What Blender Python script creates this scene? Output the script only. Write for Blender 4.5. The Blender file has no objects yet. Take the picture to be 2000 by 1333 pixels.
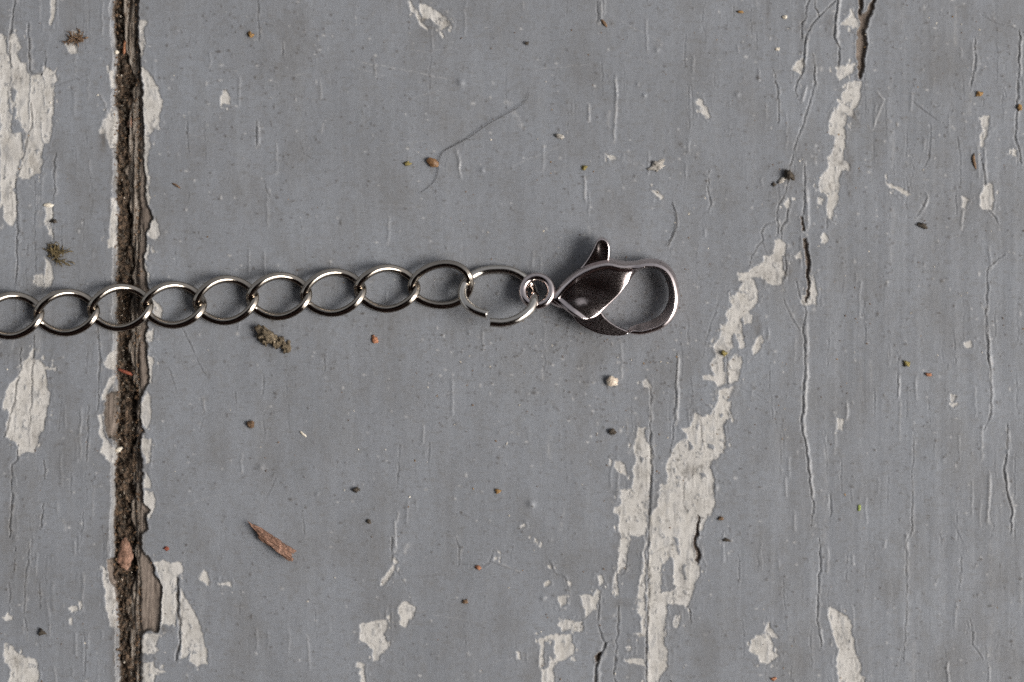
import bpy, math, random
import numpy as np
random.seed(7)
RNG = np.random.default_rng(7)

# ------------------------------------------------------------------ camera, sky, sun
sc = bpy.context.scene
sc.unit_settings.system = 'METRIC'
sc.unit_settings.scale_length = 0.01            # one unit is one centimetre
S = 1.0 / 260.0                                 # centimetres per photograph pixel on the boards
D = 7.6923 * 55 / 22.3                          # camera height above the boards

cam_d = bpy.data.cameras.new('camera')
cam = bpy.data.objects.new('camera', cam_d)
sc.collection.objects.link(cam)
sc.camera = cam
cam.location = (0, 0, D)
cam_d.lens = 55
cam_d.sensor_width = 22.3
cam_d.clip_start = 0.1
cam_d.clip_end = 500
cam_d.dof.use_dof = True
cam_d.dof.focus_distance = D - 0.14
cam_d.dof.aperture_fstop = 0.043

SUN_EL = math.radians(44)
SUN_AZ = math.radians(-14)                       # measured from +X towards +Y
world = bpy.data.worlds.new('World')
sc.world = world
world.use_nodes = True
wn = world.node_tree
bg = wn.nodes['Background']
sky = wn.nodes.new('ShaderNodeTexSky')
sky.sky_type = 'NISHITA'
sky.sun_disc = False
sky.sun_elevation = SUN_EL
sky.sun_rotation = math.pi / 2 - SUN_AZ
sky.air_density = 1.0
sky.dust_density = 6.0
sky.ozone_density = 1.0
hs = wn.nodes.new('ShaderNodeHueSaturation')    # a milky, overcast sky
hs.inputs['Saturation'].default_value = 0.25
wn.links.new(sky.outputs['Color'], hs.inputs['Color'])
wn.links.new(hs.outputs['Color'], bg.inputs['Color'])
bg.inputs['Strength'].default_value = 0.095

sun_d = bpy.data.lights.new('sun', 'SUN')
sun_d.energy = 1.35
sun_d.angle = math.radians(28)
sun_d.color = (1.0, 0.965, 0.92)
sun = bpy.data.objects.new('sun', sun_d)
sc.collection.objects.link(sun)
from mathutils import Vector
sv = Vector((math.cos(SUN_EL) * math.cos(SUN_AZ), math.cos(SUN_EL) * math.sin(SUN_AZ), math.sin(SUN_EL)))
sun.rotation_euler = sv.to_track_quat('Z', 'Y').to_euler()

sc.view_settings.view_transform = 'Standard'
sc.view_settings.look = 'None'
sc.view_settings.gamma = 1
sc.view_settings.exposure = 0.76
sc.cycles.max_bounces = 8
sc.cycles.use_denoising = False

# ------------------------------------------------------------------ helpers
def P(x, y, z=0.0):
    """photograph pixel and height (pixels) to centimetres, so that it is seen at that pixel"""
    k = (D - z * S) / D
    return ((x - 1000.0) * S * k, (666.5 - y) * S * k, z * S)

def PN(a):
    a = np.asarray(a, float)
    k = (D - a[:, 2] * S) / D
    return np.stack([(a[:, 0] - 1000) * S * k, (666.5 - a[:, 1]) * S * k, a[:, 2] * S], 1)

def make_mesh(name, V, F, mat, smooth=True):
    """V (n,3) array, F (m,4) or (m,3) array or list of tuples"""
    me = bpy.data.meshes.new(name)
    if isinstance(F, np.ndarray):
        V = np.ascontiguousarray(V, dtype=np.float32)
        F = np.ascontiguousarray(F, dtype=np.int32)
        k = F.shape[1]
        me.vertices.add(len(V))
        me.vertices.foreach_set('co', V.ravel())
        me.loops.add(F.size)
        me.loops.foreach_set('vertex_index', F.ravel())
        me.polygons.add(len(F))
        me.polygons.foreach_set('loop_start', np.arange(0, F.size, k, dtype=np.int32))
        me.polygons.foreach_set('loop_total', np.full(len(F), k, dtype=np.int32))
        me.update(calc_edges=True)
        me.validate()
    else:
        me.from_pydata([tuple(map(float, v)) for v in V], [], F)
        me.update()
    me.polygons.foreach_set('use_smooth', [smooth] * len(me.polygons))
    if mat is not None:
        me.materials.append(mat)
    return me

def link(name, me, parent=None):
    o = bpy.data.objects.new(name, me)
    sc.collection.objects.link(o)
    if parent is not None:
        o.parent = parent
    return o

def recenter(o, c):
    """move a mesh's origin to c (its base) without moving the mesh"""
    o.data.transform(__import__('mathutils').Matrix.Translation(-Vector(c)))
    o.location = c
    return o

def empty(name, loc=(0, 0, 0)):
    o = bpy.data.objects.new(name, None)
    o.empty_display_size = 0.2
    sc.collection.objects.link(o)
    o.location = loc
    return o

def tag(o, label=None, cat=None, group=None, kind=None):
    if label: o['label'] = label
    if cat: o['category'] = cat
    if group: o['group'] = group
    if kind: o['kind'] = kind
    return o

# value noise
PERM = RNG.permutation(256)
PERM = np.concatenate([PERM, PERM, PERM])
VAL = RNG.random(256) * 2 - 1
def vnoise(x, y, seed=0):
    x = x + seed * 37.17; y = y + seed * 11.31
    xi = np.floor(x).astype(np.int64); yi = np.floor(y).astype(np.int64)
    fx = x - xi; fy = y - yi
    fx = fx * fx * fx * (fx * (fx * 6 - 15) + 10); fy = fy * fy * fy * (fy * (fy * 6 - 15) + 10)
    a = xi & 255; b = yi & 255; a1 = (xi + 1) & 255; b1 = (yi + 1) & 255
    v00 = VAL[PERM[PERM[a] + b]]; v10 = VAL[PERM[PERM[a1] + b]]
    v01 = VAL[PERM[PERM[a] + b1]]; v11 = VAL[PERM[PERM[a1] + b1]]
    return (v00 * (1 - fx) + v10 * fx) * (1 - fy) + (v01 * (1 - fx) + v11 * fx) * fy
def fbm(x, y, oct=3, seed=0):
    s = 0; a = 1; t = 0
    for i in range(oct):
        s = s + a * vnoise(x * 2 ** i, y * 2 ** i, seed + i * 3); t += a; a *= 0.5
    return s / t
def sstep(a, b, x):
    t = np.clip((x - a) / (b - a), 0, 1)
    return t * t * (3 - 2 * t)

# ------------------------------------------------------------------ materials
def new_mat(name):
    m = bpy.data.materials.new(name)
    m.use_nodes = True
    nt = m.node_tree
    return m, nt, nt.nodes['Principled BSDF']
def nd(nt, t, **kw):
    n = nt.nodes.new(t)
    for k, v in kw.items():
        if k.startswith('i_'):
            n.inputs[k[2:].replace('_', ' ')].default_value = v
        else:
            setattr(n, k, v)
    return n
def noise_tex(nt, scale, detail=4, rough=0.55, stretch=(1, 1, 1)):
    tc = nd(nt, 'ShaderNodeTexCoord')
    mp = nd(nt, 'ShaderNodeMapping')
    mp.inputs['Scale'].default_value = stretch
    nt.links.new(tc.outputs['Object'], mp.inputs['Vector'])
    n = nd(nt, 'ShaderNodeTexNoise', i_Scale=scale, i_Detail=detail, i_Roughness=rough)
    nt.links.new(mp.outputs['Vector'], n.inputs['Vector'])
    return n.outputs['Fac']
def ramp(nt, fac, stops):
    r = nd(nt, 'ShaderNodeValToRGB')
    cr = r.color_ramp
    while len(cr.elements) < len(stops):
        cr.elements.new(0.5)
    for e, (p, c) in zip(cr.elements, stops):
        e.position = p
        e.color = (c[0], c[1], c[2], 1) if not isinstance(c, (int, float)) else (c, c, c, 1)
    nt.links.new(fac, r.inputs['Fac'])
    return r.outputs['Color']
def mix(nt, fac, a, b, mode='MIX'):
    m = nd(nt, 'ShaderNodeMix', data_type='RGBA', blend_type=mode)
    for sock, v in ((m.inputs[0], fac), (m.inputs[6], a), (m.inputs[7], b)):
        if hasattr(v, 'links') or isinstance(v, bpy.types.NodeSocket):
            nt.links.new(v, sock)
        elif isinstance(v, tuple):
            sock.default_value = (v[0], v[1], v[2], 1)
        else:
            sock.default_value = v
    return m.outputs[2]
def math_n(nt, op, a, b=0.0, clamp=False):
    m = nd(nt, 'ShaderNodeMath', operation=op, use_clamp=clamp)
    for sock, v in ((m.inputs[0], a), (m.inputs[1], b)):
        if isinstance(v, bpy.types.NodeSocket): nt.links.new(v, sock)
        else: sock.default_value = v
    return m.outputs[0]

def plank_material():
    m, nt, bs = new_mat('peeling_grey_paint')
    at = nd(nt, 'ShaderNodeAttribute', attribute_name='layers')
    sp = nd(nt, 'ShaderNodeSeparateColor')
    nt.links.new(at.outputs['Color'], sp.inputs['Color'])
    at2 = nd(nt, 'ShaderNodeAttribute', attribute_name='marks')
    sp2 = nd(nt, 'ShaderNodeSeparateColor')
    nt.links.new(at2.outputs['Color'], sp2.inputs['Color'])
    white, wood, crack = sp.outputs[0], sp.outputs[1], sp.outputs[2]
    pale, grime, speck = sp2.outputs[0], sp2.outputs[1], sp2.outputs[2]
    # grey paint
    n1 = noise_tex(nt, 0.9, 6, 0.6)
    g = ramp(nt, n1, [(0.25, (0.158, 0.165, 0.178)), (0.5, (0.182, 0.190, 0.206)), (0.75, (0.200, 0.212, 0.232))])
    n2 = noise_tex(nt, 9.0, 7, 0.72, (1.2, 0.7, 1))
    g = mix(nt, 0.6, g, ramp(nt, n2, [(0.28, 0.40), (0.5, 0.5), (0.75, 0.57)]), 'OVERLAY')
    n3 = noise_tex(nt, 75.0, 3, 0.7)
    g = mix(nt, 0.3, g, ramp(nt, n3, [(0.25, 0.42), (0.5, 0.5), (0.75, 0.58)]), 'OVERLAY')
    # scattered brownish rubbed-in dirt
    n4 = noise_tex(nt, 14.0, 6, 0.75, (1, 1.6, 1))
    g = mix(nt, math_n(nt, 'MULTIPLY', ramp(nt, n4, [(0.50, 0), (0.70, 1)]), 0.42), g, (0.115, 0.105, 0.092))
    n5 = noise_tex(nt, 38.0, 3, 0.6, (0.5, 2.2, 1))
    g = mix(nt, math_n(nt, 'MULTIPLY', ramp(nt, n5, [(0.60, 0), (0.72, 1)]), 0.6), g, (0.085, 0.078, 0.068))
    ns = noise_tex(nt, 2.6, 6, 0.65, (1.0, 0.6, 1))
    g = mix(nt, math_n(nt, 'MULTIPLY', ramp(nt, ns, [(0.47, 0), (0.72, 1)]), 0.50), g, (0.115, 0.108, 0.100))
    nl = noise_tex(nt, 4.2, 5, 0.6, (2.2, 0.22, 1))
    g = mix(nt, math_n(nt, 'MULTIPLY', ramp(nt, nl, [(0.53, 0), (0.75, 1)]), 0.16), g, (0.27, 0.28, 0.29))
    nm = noise_tex(nt, 60.0, 2, 0.5, (0.35, 2.0, 1))
    g = mix(nt, 0.14, g, ramp(nt, nm, [(0.25, 0.41), (0.5, 0.5), (0.75, 0.59)]), 'OVERLAY')
    # pale scuffs and ridges, plus the highlight painted beside wide cracks
    g = mix(nt, math_n(nt, 'MULTIPLY', pale, 0.8, True), g, (0.42, 0.41, 0.40))
    # white undercoat
    nw = noise_tex(nt, 6.0, 7, 0.7, (1.5, 0.7, 1))
    w = ramp(nt, nw, [(0.25, (0.31, 0.285, 0.25)), (0.44, (0.43, 0.41, 0.38)), (0.7, (0.495, 0.475, 0.45))])
    nw2 = noise_tex(nt, 26.0, 6, 0.75, (0.7, 1.8, 1))
    w = mix(nt, math_n(nt, 'MULTIPLY', ramp(nt, nw2, [(0.56, 0), (0.7, 1)]), 0.45), w, (0.21, 0.195, 0.17))
    # bare weathered wood
    nb = noise_tex(nt, 20.0, 7, 0.75, (3.0, 0.25, 1))
    b = ramp(nt, nb, [(0.3, (0.07, 0.052, 0.04)), (0.5, (0.17, 0.135, 0.11)), (0.72, (0.30, 0.245, 0.205))])
    c = mix(nt, white, g, w)
    c = mix(nt, wood, c, b)
    gr = noise_tex(nt, 30.0, 5, 0.8)
    gcol = ramp(nt, gr, [(0.3, (0.035, 0.03, 0.024)), (0.7, (0.12, 0.10, 0.08))])
    c = mix(nt, math_n(nt, 'MULTIPLY', grime, math_n(nt, 'ADD', gr, 0.25), True), c, gcol)
    c = mix(nt, math_n(nt, 'MULTIPLY', speck, 0.85, True), c, (0.05, 0.04, 0.032))
    c = mix(nt, crack, c, (0.045, 0.038, 0.031))
    nt.links.new(c, bs.inputs['Base Color'])
    ro = mix(nt, white, ramp(nt, n2, [(0.3, 0.55), (0.7, 0.40)]), (0.75, 0.75, 0.75))
    ro = mix(nt, wood, ro, (0.9, 0.9, 0.9))
    ro = mix(nt, crack, ro, (1.0, 1.0, 1.0))
    nt.links.new(ro, bs.inputs['Roughness'])
    bs.inputs['Specular IOR Level'].default_value = 0.45
    bp = nd(nt, 'ShaderNodeBump', i_Strength=0.35, i_Distance=0.005)
    hb = math_n(nt, 'ADD', math_n(nt, 'MULTIPLY', noise_tex(nt, 24, 5, 0.6, (1.4, 0.6, 1)), 1.0), math_n(nt, 'MULTIPLY', n3, 0.35))
    nt.links.new(hb, bp.inputs['Height'])
    nt.links.new(bp.outputs['Normal'], bs.inputs['Normal'])
    return m

def metal_material(name, col, rough, scr=0.25):
    m, nt, bs = new_mat(name)
    bs.inputs['Metallic'].default_value = 1.0
    n = noise_tex(nt, 30, 5, 0.7)
    c = mix(nt, ramp(nt, n, [(0.3, 0), (0.75, 1)]), col, tuple(v * 0.72 for v in col))
    nt.links.new(c, bs.inputs['Base Color'])
    r = math_n(nt, 'ADD', math_n(nt, 'MULTIPLY', noise_tex(nt, 55, 5, 0.8), 0.16), rough - 0.08)
    nt.links.new(r, bs.inputs['Roughness'])
    bp = nd(nt, 'ShaderNodeBump', i_Strength=scr, i_Distance=0.0012)
    nt.links.new(noise_tex(nt, 40, 4, 0.6), bp.inputs['Height'])
    nt.links.new(bp.outputs['Normal'], bs.inputs['Normal'])
    return m

def crumb_material(name, c1, c2, scale=40, rough=0.8, c3=None, bump=0.5):
    m, nt, bs = new_mat(name)
    n = noise_tex(nt, scale, 5, 0.7)
    st = [(0.35, c1), (0.62, c2)]
    if c3: st.append((0.72, c3))
    nt.links.new(ramp(nt, n, st), bs.inputs['Base Color'])
    bs.inputs['Roughness'].default_value = rough
    bp = nd(nt, 'ShaderNodeBump', i_Strength=bump, i_Distance=0.01)
    nt.links.new(n, bp.inputs['Height'])
    nt.links.new(bp.outputs['Normal'], bs.inputs['Normal'])
    return m

M_PLANK = plank_material()
M_CHAIN = metal_material('gunmetal_chain', (0.38, 0.335, 0.285), 0.12, 0.45)
M_RING = metal_material('gunmetal_ring', (0.60, 0.555, 0.50), 0.11)
M_CLASP = metal_material('gunmetal_clasp', (0.66, 0.575, 0.557), 0.12, 0.22)

# ------------------------------------------------------------------ traced shapes on the boards (photograph pixels)
def poly_sd(px, py, poly):
    """signed distance, positive inside"""
    poly = np.asarray(poly, float)
    n = len(poly)
    d2 = np.full(px.shape, 1e12); inside = np.zeros(px.shape, bool)
    for i in range(n):
        ax, ay = poly[i]; bx, by = poly[(i + 1) % n]
        ex, ey = bx - ax, by - ay
        wx = px - ax; wy = py - ay
        t = np.clip((wx * ex + wy * ey) / (ex * ex + ey * ey + 1e-9), 0, 1)
        dx = wx - ex * t; dy = wy - ey * t
        d2 = np.minimum(d2, dx * dx + dy * dy)
        if ay != by:
            c = ((ay > py) != (by > py)) & (px < ex * (py - ay) / (by - ay) + ax)
            inside ^= c
    d = np.sqrt(d2)
    return np.where(inside, d, -d)

def line_d(px, py, pts):
    d2 = np.full(px.shape, 1e12); side = np.zeros(px.shape); along = np.zeros(px.shape)
    L = 0.0
    for (ax, ay), (bx, by) in zip(pts[:-1], pts[1:]):
        ex, ey = bx - ax, by - ay
        l = math.hypot(ex, ey) + 1e-9
        wx = px - ax; wy = py - ay
        t = np.clip((wx * ex + wy * ey) / (l * l), 0, 1)
        dx = wx - ex * t; dy = wy - ey * t
        q = dx * dx + dy * dy
        m = q < d2
        d2 = np.where(m, q, d2); side = np.where(m, dx, side); along = np.where(m, L + t * l, along)
        L += l
    return np.sqrt(d2), side, along / L

WHITE = [
 [(0,66),(13,72),(15,90),(14,108),(20,128),(28,133),(22,148),(20,165),(17,180),(16,200),(20,225),(22,258),(0,258)],
 [(22,68),(33,66),(36,78),(42,92),(35,100),(37,113),(42,123),(54,123),(56,145),(60,148),(58,165),(57,185),(56,215),(55,250),(53,262),(42,250),(38,235),(33,212),(28,205),(24,225),(20,200),(18,175),(25,160),(22,140),(28,132),(22,125),(20,105),(19,85)],
 [(62,147),(82,146),(85,165),(86,180),(84,200),(84,220),(80,240),(83,270),(84,320),(80,335),(68,345),(60,352),(48,350),(35,352),(40,335),(45,320),(50,285),(55,260),(58,225),(59,190),(61,165)],
 [(85,132),(92,130),(103,138),(111,148),(113,158),(108,166),(105,170),(105,200),(103,230),(99,255),(97,280),(86,280),(84,260),(82,240),(79,225),(86,205),(87,180),(86,160)],
 [(0,255),(28,262),(42,262),(45,285),(45,300),(38,330),(33,345),(31,365),(27,368),(30,385),(31,410),(29,435),(24,440),(14,438),(8,425),(6,400),(0,410)],
 [(100,-20),(106,-20),(107,25),(103,50),(99,48),(99,20)],
 [(142,60),(150,59),(163,62),(160,70),(150,70),(150,85),(152,105),(138,105),(130,90),(135,85),(140,75)],
 [(228,218),(212,222),(208,232),(200,240),(194,255),(196,264),(207,262),(212,275),(218,288),(228,287)],
 [(216,138),(222,136),(222,172),(216,170)],
 [(218,390),(228,385),(229,488),(214,488),(212,470),(217,465)],
 [(87,404),(104,404),(104,420),(100,440),(103,460),(99,462),(90,440)],
 [(90,500),(98,510),(103,530),(104,545),(98,560),(86,565),(84,545),(88,530)],
 [(67,555),(70,540),(82,538),(83,560)],
 [(273,42),(290,43),(284,55),(281,65),(284,78),(280,95),(277,110),(273,112)],
 [(277,130),(290,140),(303,160),(311,175),(317,195),(318,205),(312,228),(311,250),(302,252),(297,262),(284,264),(281,250),(280,220),(280,170)],
 [(281,265),(291,268),(293,285),(290,310),(290,335),(292,370),(293,400),(288,400),(283,375),(281,330),(280,290)],
 [(298,432),(306,430),(312,440),(312,460),(307,470),(298,468),(290,462),(293,447)],
 [(284,490),(291,480),(291,505),(286,510)], [(285,520),(292,545),(290,550),(285,545)],
 [(300,585),(312,592),(317,605),(310,622),(302,620)],
 [(285,655),(290,645),(300,640),(297,670),(290,672)], [(290,695),(299,700),(299,720),(295,750),(290,750),(292,720)],
 [(290,765),(294,780),(297,810),(295,825),(288,838),(278,825),(273,810),(280,790),(284,775)],
 [(278,857),(296,855),(297,875),(291,905),(285,905),(279,880)],
 [(283,925),(290,935),(298,945),(298,955),(283,955)],
 [(284,960),(300,962),(303,985),(297,1000),(291,1012),(284,1008),(290,995),(284,985)],
 [(228,680),(215,690),(204,708),(207,720),(228,724)], [(226,735),(214,740),(203,760),(197,778),(199,784),(207,782),(212,765),(222,750)],
 [(194,810),(201,808),(203,825),(206,850),(217,875),(228,880),(228,915),(215,905),(200,890),(197,885),(202,870),(198,850)],
 [(66,672),(65,700),(70,703),(76,704),(82,715),(93,720),(110,717),(108,722),(90,725),(93,745),(94,765),(99,770),(98,790),(92,793),(88,835),(80,845),(72,870),(66,883),(38,888),(36,875),(27,862),(12,855),(14,830),(20,805),(5,800),(8,780),(14,762),(28,740),(34,733),(42,720),(46,708),(55,702),(60,685)],
 [(8,1258),(15,1258),(30,1268),(38,1280),(50,1287),(68,1290),(75,1310),(75,1345),(17,1345),(20,1310),(8,1290)],
 [(5,1207),(15,1196),(24,1213),(10,1214)], [(137,1188),(150,1185),(153,1195),(140,1197)], [(134,1208),(142,1206),(142,1220),(135,1220)],
 [(198,1105),(208,1115),(218,1130),(222,1150),(230,1185),(225,1190),(228,1230),(215,1225),(210,1185),(207,1160)],
 [(299,1096),(316,1095),(332,1103),(345,1098),(357,1100),(355,1120),(345,1128),(344,1150),(345,1170),(343,1222),(320,1222),(315,1225),(320,1170),(318,1145),(306,1120)],
 [(352,1150),(362,1165),(380,1195),(390,1220),(400,1250),(405,1280),(406,1297),(398,1295),(390,1300),(372,1294),(370,1265),(366,1283),(352,1288),(355,1260),(352,1220)],
 [(284,1240),(316,1240),(307,1255),(303,1265),(310,1270),(295,1275),(276,1278),(273,1260)],
 [(273,1293),(300,1292),(302,1303),(325,1312),(303,1320),(300,1345),(273,1345)],
 [(390,1128),(400,1115),(407,1120),(407,1145),(398,1142)], [(428,1140),(450,1138),(452,1147),(436,1145)],
 [(434,178),(440,175),(445,185),(452,188),(451,205),(440,203),(430,208),(432,195)],
 [(820,8),(838,10),(855,22),(870,35),(880,48),(872,55),(860,57),(850,45),(840,35),(828,38),(820,25)],
 [(797,5),(803,5),(818,28),(828,42),(838,56),(836,60),(826,52),(812,34),(800,16)], [(858,58),(862,75),(868,74),(864,62)],
 [(1357,200),(1365,193),(1373,196),(1375,205),(1384,215),(1387,228),(1380,232),(1372,225),(1367,210)],
 [(1180,300),(1195,302),(1205,308),(1195,312)], [(1272,370),(1283,372),(1296,385),(1290,390),(1278,382)],
 [(1549,132),(1566,113),(1570,130),(1566,146)], [(1643,47),(1657,35),(1662,20),(1674,38),(1678,52),(1668,56)],
 [(1634,130),(1670,125),(1665,143),(1655,150),(1640,157),(1634,150)],
 [(1667,157),(1683,162),(1681,185),(1678,200),(1670,215),(1665,230),(1655,225),(1652,250),(1650,270),(1648,300),(1646,310),(1657,320),(1657,335),(1645,333),(1642,345),(1640,360),(1636,372),(1638,388),(1630,405),(1625,430),(1617,425),(1616,395),(1612,380),(1602,373),(1598,362),(1604,345),(1615,335),(1617,320),(1615,310),(1625,300),(1628,285),(1630,272),(1620,262),(1620,245),(1625,225),(1636,210),(1640,195),(1650,178),(1655,165)],
 [(1515,468),(1523,464),(1536,478),(1535,500),(1530,502),(1531,530),(1528,558),(1508,558),(1488,547),(1480,540),(1470,545),(1475,555),(1480,570),(1477,590),(1472,605),(1463,608),(1471,615),(1470,632),(1456,633),(1452,618),(1448,625),(1450,640),(1453,670),(1451,680),(1443,680),(1441,660),(1433,650),(1430,665),(1429,680),(1425,692),(1410,695),(1395,690),(1396,675),(1406,655),(1407,635),(1420,637),(1425,628),(1418,615),(1420,607),(1430,602),(1425,590),(1427,580),(1440,572),(1448,562),(1452,555),(1443,548),(1442,533),(1460,532),(1480,522),(1490,515),(1492,500),(1505,502),(1512,492)],
 [(1478,660),(1488,655),(1492,665),(1483,672),(1485,685),(1473,690),(1470,680),(1476,673)],
 [(1603,460),(1612,455),(1617,465),(1610,478),(1602,475)], [(1552,500),(1565,490),(1566,505),(1555,505)],
 [(1581,538),(1590,545),(1596,570),(1596,595),(1580,598),(1567,592),(1568,580),(1577,572)],
 [(1532,400),(1542,387),(1543,398),(1538,405)],
 [(1400,690),(1413,697),(1415,720),(1419,750),(1405,758),(1398,750),(1385,745),(1376,738),(1375,731),(1385,732),(1398,738),(1390,720),(1388,710),(1400,700)],
 [(1425,705),(1437,693),(1448,695),(1449,705),(1444,720),(1442,740),(1436,748),(1424,750),(1422,730)],
 [(1406,762),(1436,757),(1432,768),(1420,780),(1428,783),(1424,818),(1413,832),(1413,845),(1417,868),(1415,885),(1400,893),(1388,900),(1393,930),(1397,965),(1394,1000),(1380,1013),(1374,1035),(1366,1035),(1352,1045),(1356,1080),(1368,1110),(1366,1130),(1355,1145),(1345,1178),(1338,1192),(1336,1180),(1305,1182),(1302,1195),(1297,1210),(1298,1240),(1295,1258),(1304,1270),(1306,1285),(1300,1310),(1290,1320),(1286,1345),(1265,1345),(1266,1200),(1268,1100),(1270,1010),(1285,990),(1290,960),(1300,945),(1303,920),(1305,898),(1322,868),(1342,860),(1338,845),(1330,838),(1350,832),(1355,822),(1355,808),(1372,812),(1390,808),(1400,795),(1404,785)],
 [(1315,1210),(1325,1203),(1331,1215),(1326,1230),(1318,1228)],
 [(1247,835),(1262,838),(1260,862),(1272,868),(1275,880),(1272,900),(1271,925),(1268,960),(1266,1000),(1263,1010),(1261,1100),(1262,1180),(1261,1240),(1258,1245),(1252,1235),(1254,1205),(1245,1195),(1250,1180),(1247,1160),(1257,1110),(1262,1045),(1245,1050),(1232,1046),(1230,1060),(1225,1090),(1222,1105),(1207,1120),(1205,1118),(1210,1100),(1212,1075),(1215,1050),(1210,1040),(1208,1008),(1200,1003),(1202,990),(1213,985),(1212,960),(1235,955),(1238,940),(1236,920),(1242,895),(1240,870),(1245,850)],
 [(1200,905),(1210,902),(1222,905),(1224,920),(1222,932),(1210,925),(1205,915)], [(1257,745),(1265,742),(1272,748),(1270,758),(1260,755)],
 [(1200,1120),(1203,1118),(1205,1145),(1209,1163),(1202,1165),(1197,1150)], [(1217,1288),(1225,1287),(1255,1290),(1260,1305),(1240,1298)],
 [(1236,1240),(1255,1233),(1262,1240),(1250,1245)], [(1223,1264),(1230,1262),(1234,1268),(1228,1273)],
 [(1480,1240),(1492,1236),(1505,1245),(1512,1260),(1510,1275),(1522,1280),(1512,1290),(1500,1297),(1487,1295),(1480,1280),(1465,1275),(1464,1265),(1470,1250)],
 [(1493,1232),(1503,1215),(1508,1230),(1522,1245),(1508,1245)],
 [(1617,1200),(1625,1185),(1640,1195),(1660,1212),(1665,1230),(1668,1260),(1680,1290),(1680,1315),(1690,1325),(1690,1345),(1640,1345),(1638,1310),(1633,1285),(1640,1270),(1630,1250),(1625,1220)],
 [(701,1228),(705,1218),(735,1212),(758,1213),(755,1225),(748,1240),(752,1250),(760,1268),(750,1272),(744,1275),(742,1292),(728,1290),(730,1272),(718,1258),(703,1250)],
 [(777,1195),(785,1180),(795,1175),(803,1182),(812,1188),(808,1205),(798,1215),(790,1228),(785,1222),(782,1208)],
 [(745,1141),(764,1104),(769,1104),(771,1110),(750,1142)], [(766,1092),(773,1090),(778,1098),(770,1103)],
 [(1130,1165),(1145,1158),(1158,1165),(1170,1152),(1173,1155),(1165,1180),(1168,1190),(1155,1195),(1143,1205),(1145,1190),(1135,1175)],
 [(1092,1218),(1105,1210),(1120,1212),(1140,1215),(1138,1228),(1128,1235),(1115,1228),(1100,1232)],
 [(1055,1248),(1080,1240),(1115,1240),(1117,1258),(1122,1265),(1120,1280),(1100,1287),(1090,1290),(1080,1310),(1085,1345),(1060,1345),(1058,1310),(1072,1308),(1076,1290),(1086,1283),(1085,1262),(1078,1250),(1065,1252),(1062,1275),(1062,1300),(1054,1310),(1054,1275)],
 [(1092,1165),(1105,1163),(1106,1180),(1095,1190)], [(1168,1128),(1176,1125),(1180,1140),(1170,1145)],
 [(1923,360),(1938,360),(1940,385),(1938,412),(1920,410),(1915,400)], [(1912,228),(1934,228),(1930,250),(1918,290),(1912,280),(1918,255)],
 [(1732,352),(1745,362),(1765,372),(1782,378),(1772,384),(1750,372),(1735,365)], [(1878,385),(1892,390),(1885,405),(1878,405)],
 [(1600,388),(1608,392),(1606,402),(1598,398)], [(1636,815),(1648,820),(1645,842),(1637,840)],
 [(1856,770),(1868,772),(1862,790),(1855,785)], [(1978,290),(1986,292),(1987,305),(1980,303)],
 [(1884,670),(1896,666),(1898,676),(1888,680)], [(1063,1139),(1072,1136),(1076,1143),(1066,1147)],
 [(1108,1136),(1118,1138),(1116,1144),(1108,1142)], [(1072,1104),(1080,1106),(1077,1112),(1072,1111)],
 [(1020,1025),(1026,1024),(1028,1031),(1021,1032)], [(1044,1055),(1053,1054),(1052,1061),(1045,1060)],
 [(965,1090),(973,1090),(972,1096),(966,1096)], [(1007,1275),(1015,1275),(1018,1286),(1011,1287)],
 [(692,1300),(700,1292),(712,1300),(708,1306)], [(703,1308),(711,1306),(712,1345),(705,1345)],
]
HOLES = [
 [(1300,1095),(1310,1088),(1316,1100),(1318,1150),(1292,1158),(1288,1140),(1292,1110)],
 [(1343,862),(1352,865),(1353,880),(1345,882)], [(1366,925),(1374,922),(1378,932),(1368,936)],
 [(1384,868),(1396,872),(1392,880),(1384,878)], [(1313,1045),(1322,1052),(1328,1075),(1322,1080)],
 [(1250,890),(1258,895),(1256,908),(1250,905)], [(22,172),(32,178),(28,200),(22,195)],
 [(1333,1100),(1340,1105),(1342,1130),(1336,1135)], [(1404,808),(1412,810),(1410,817),(1404,815)],
]
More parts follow.
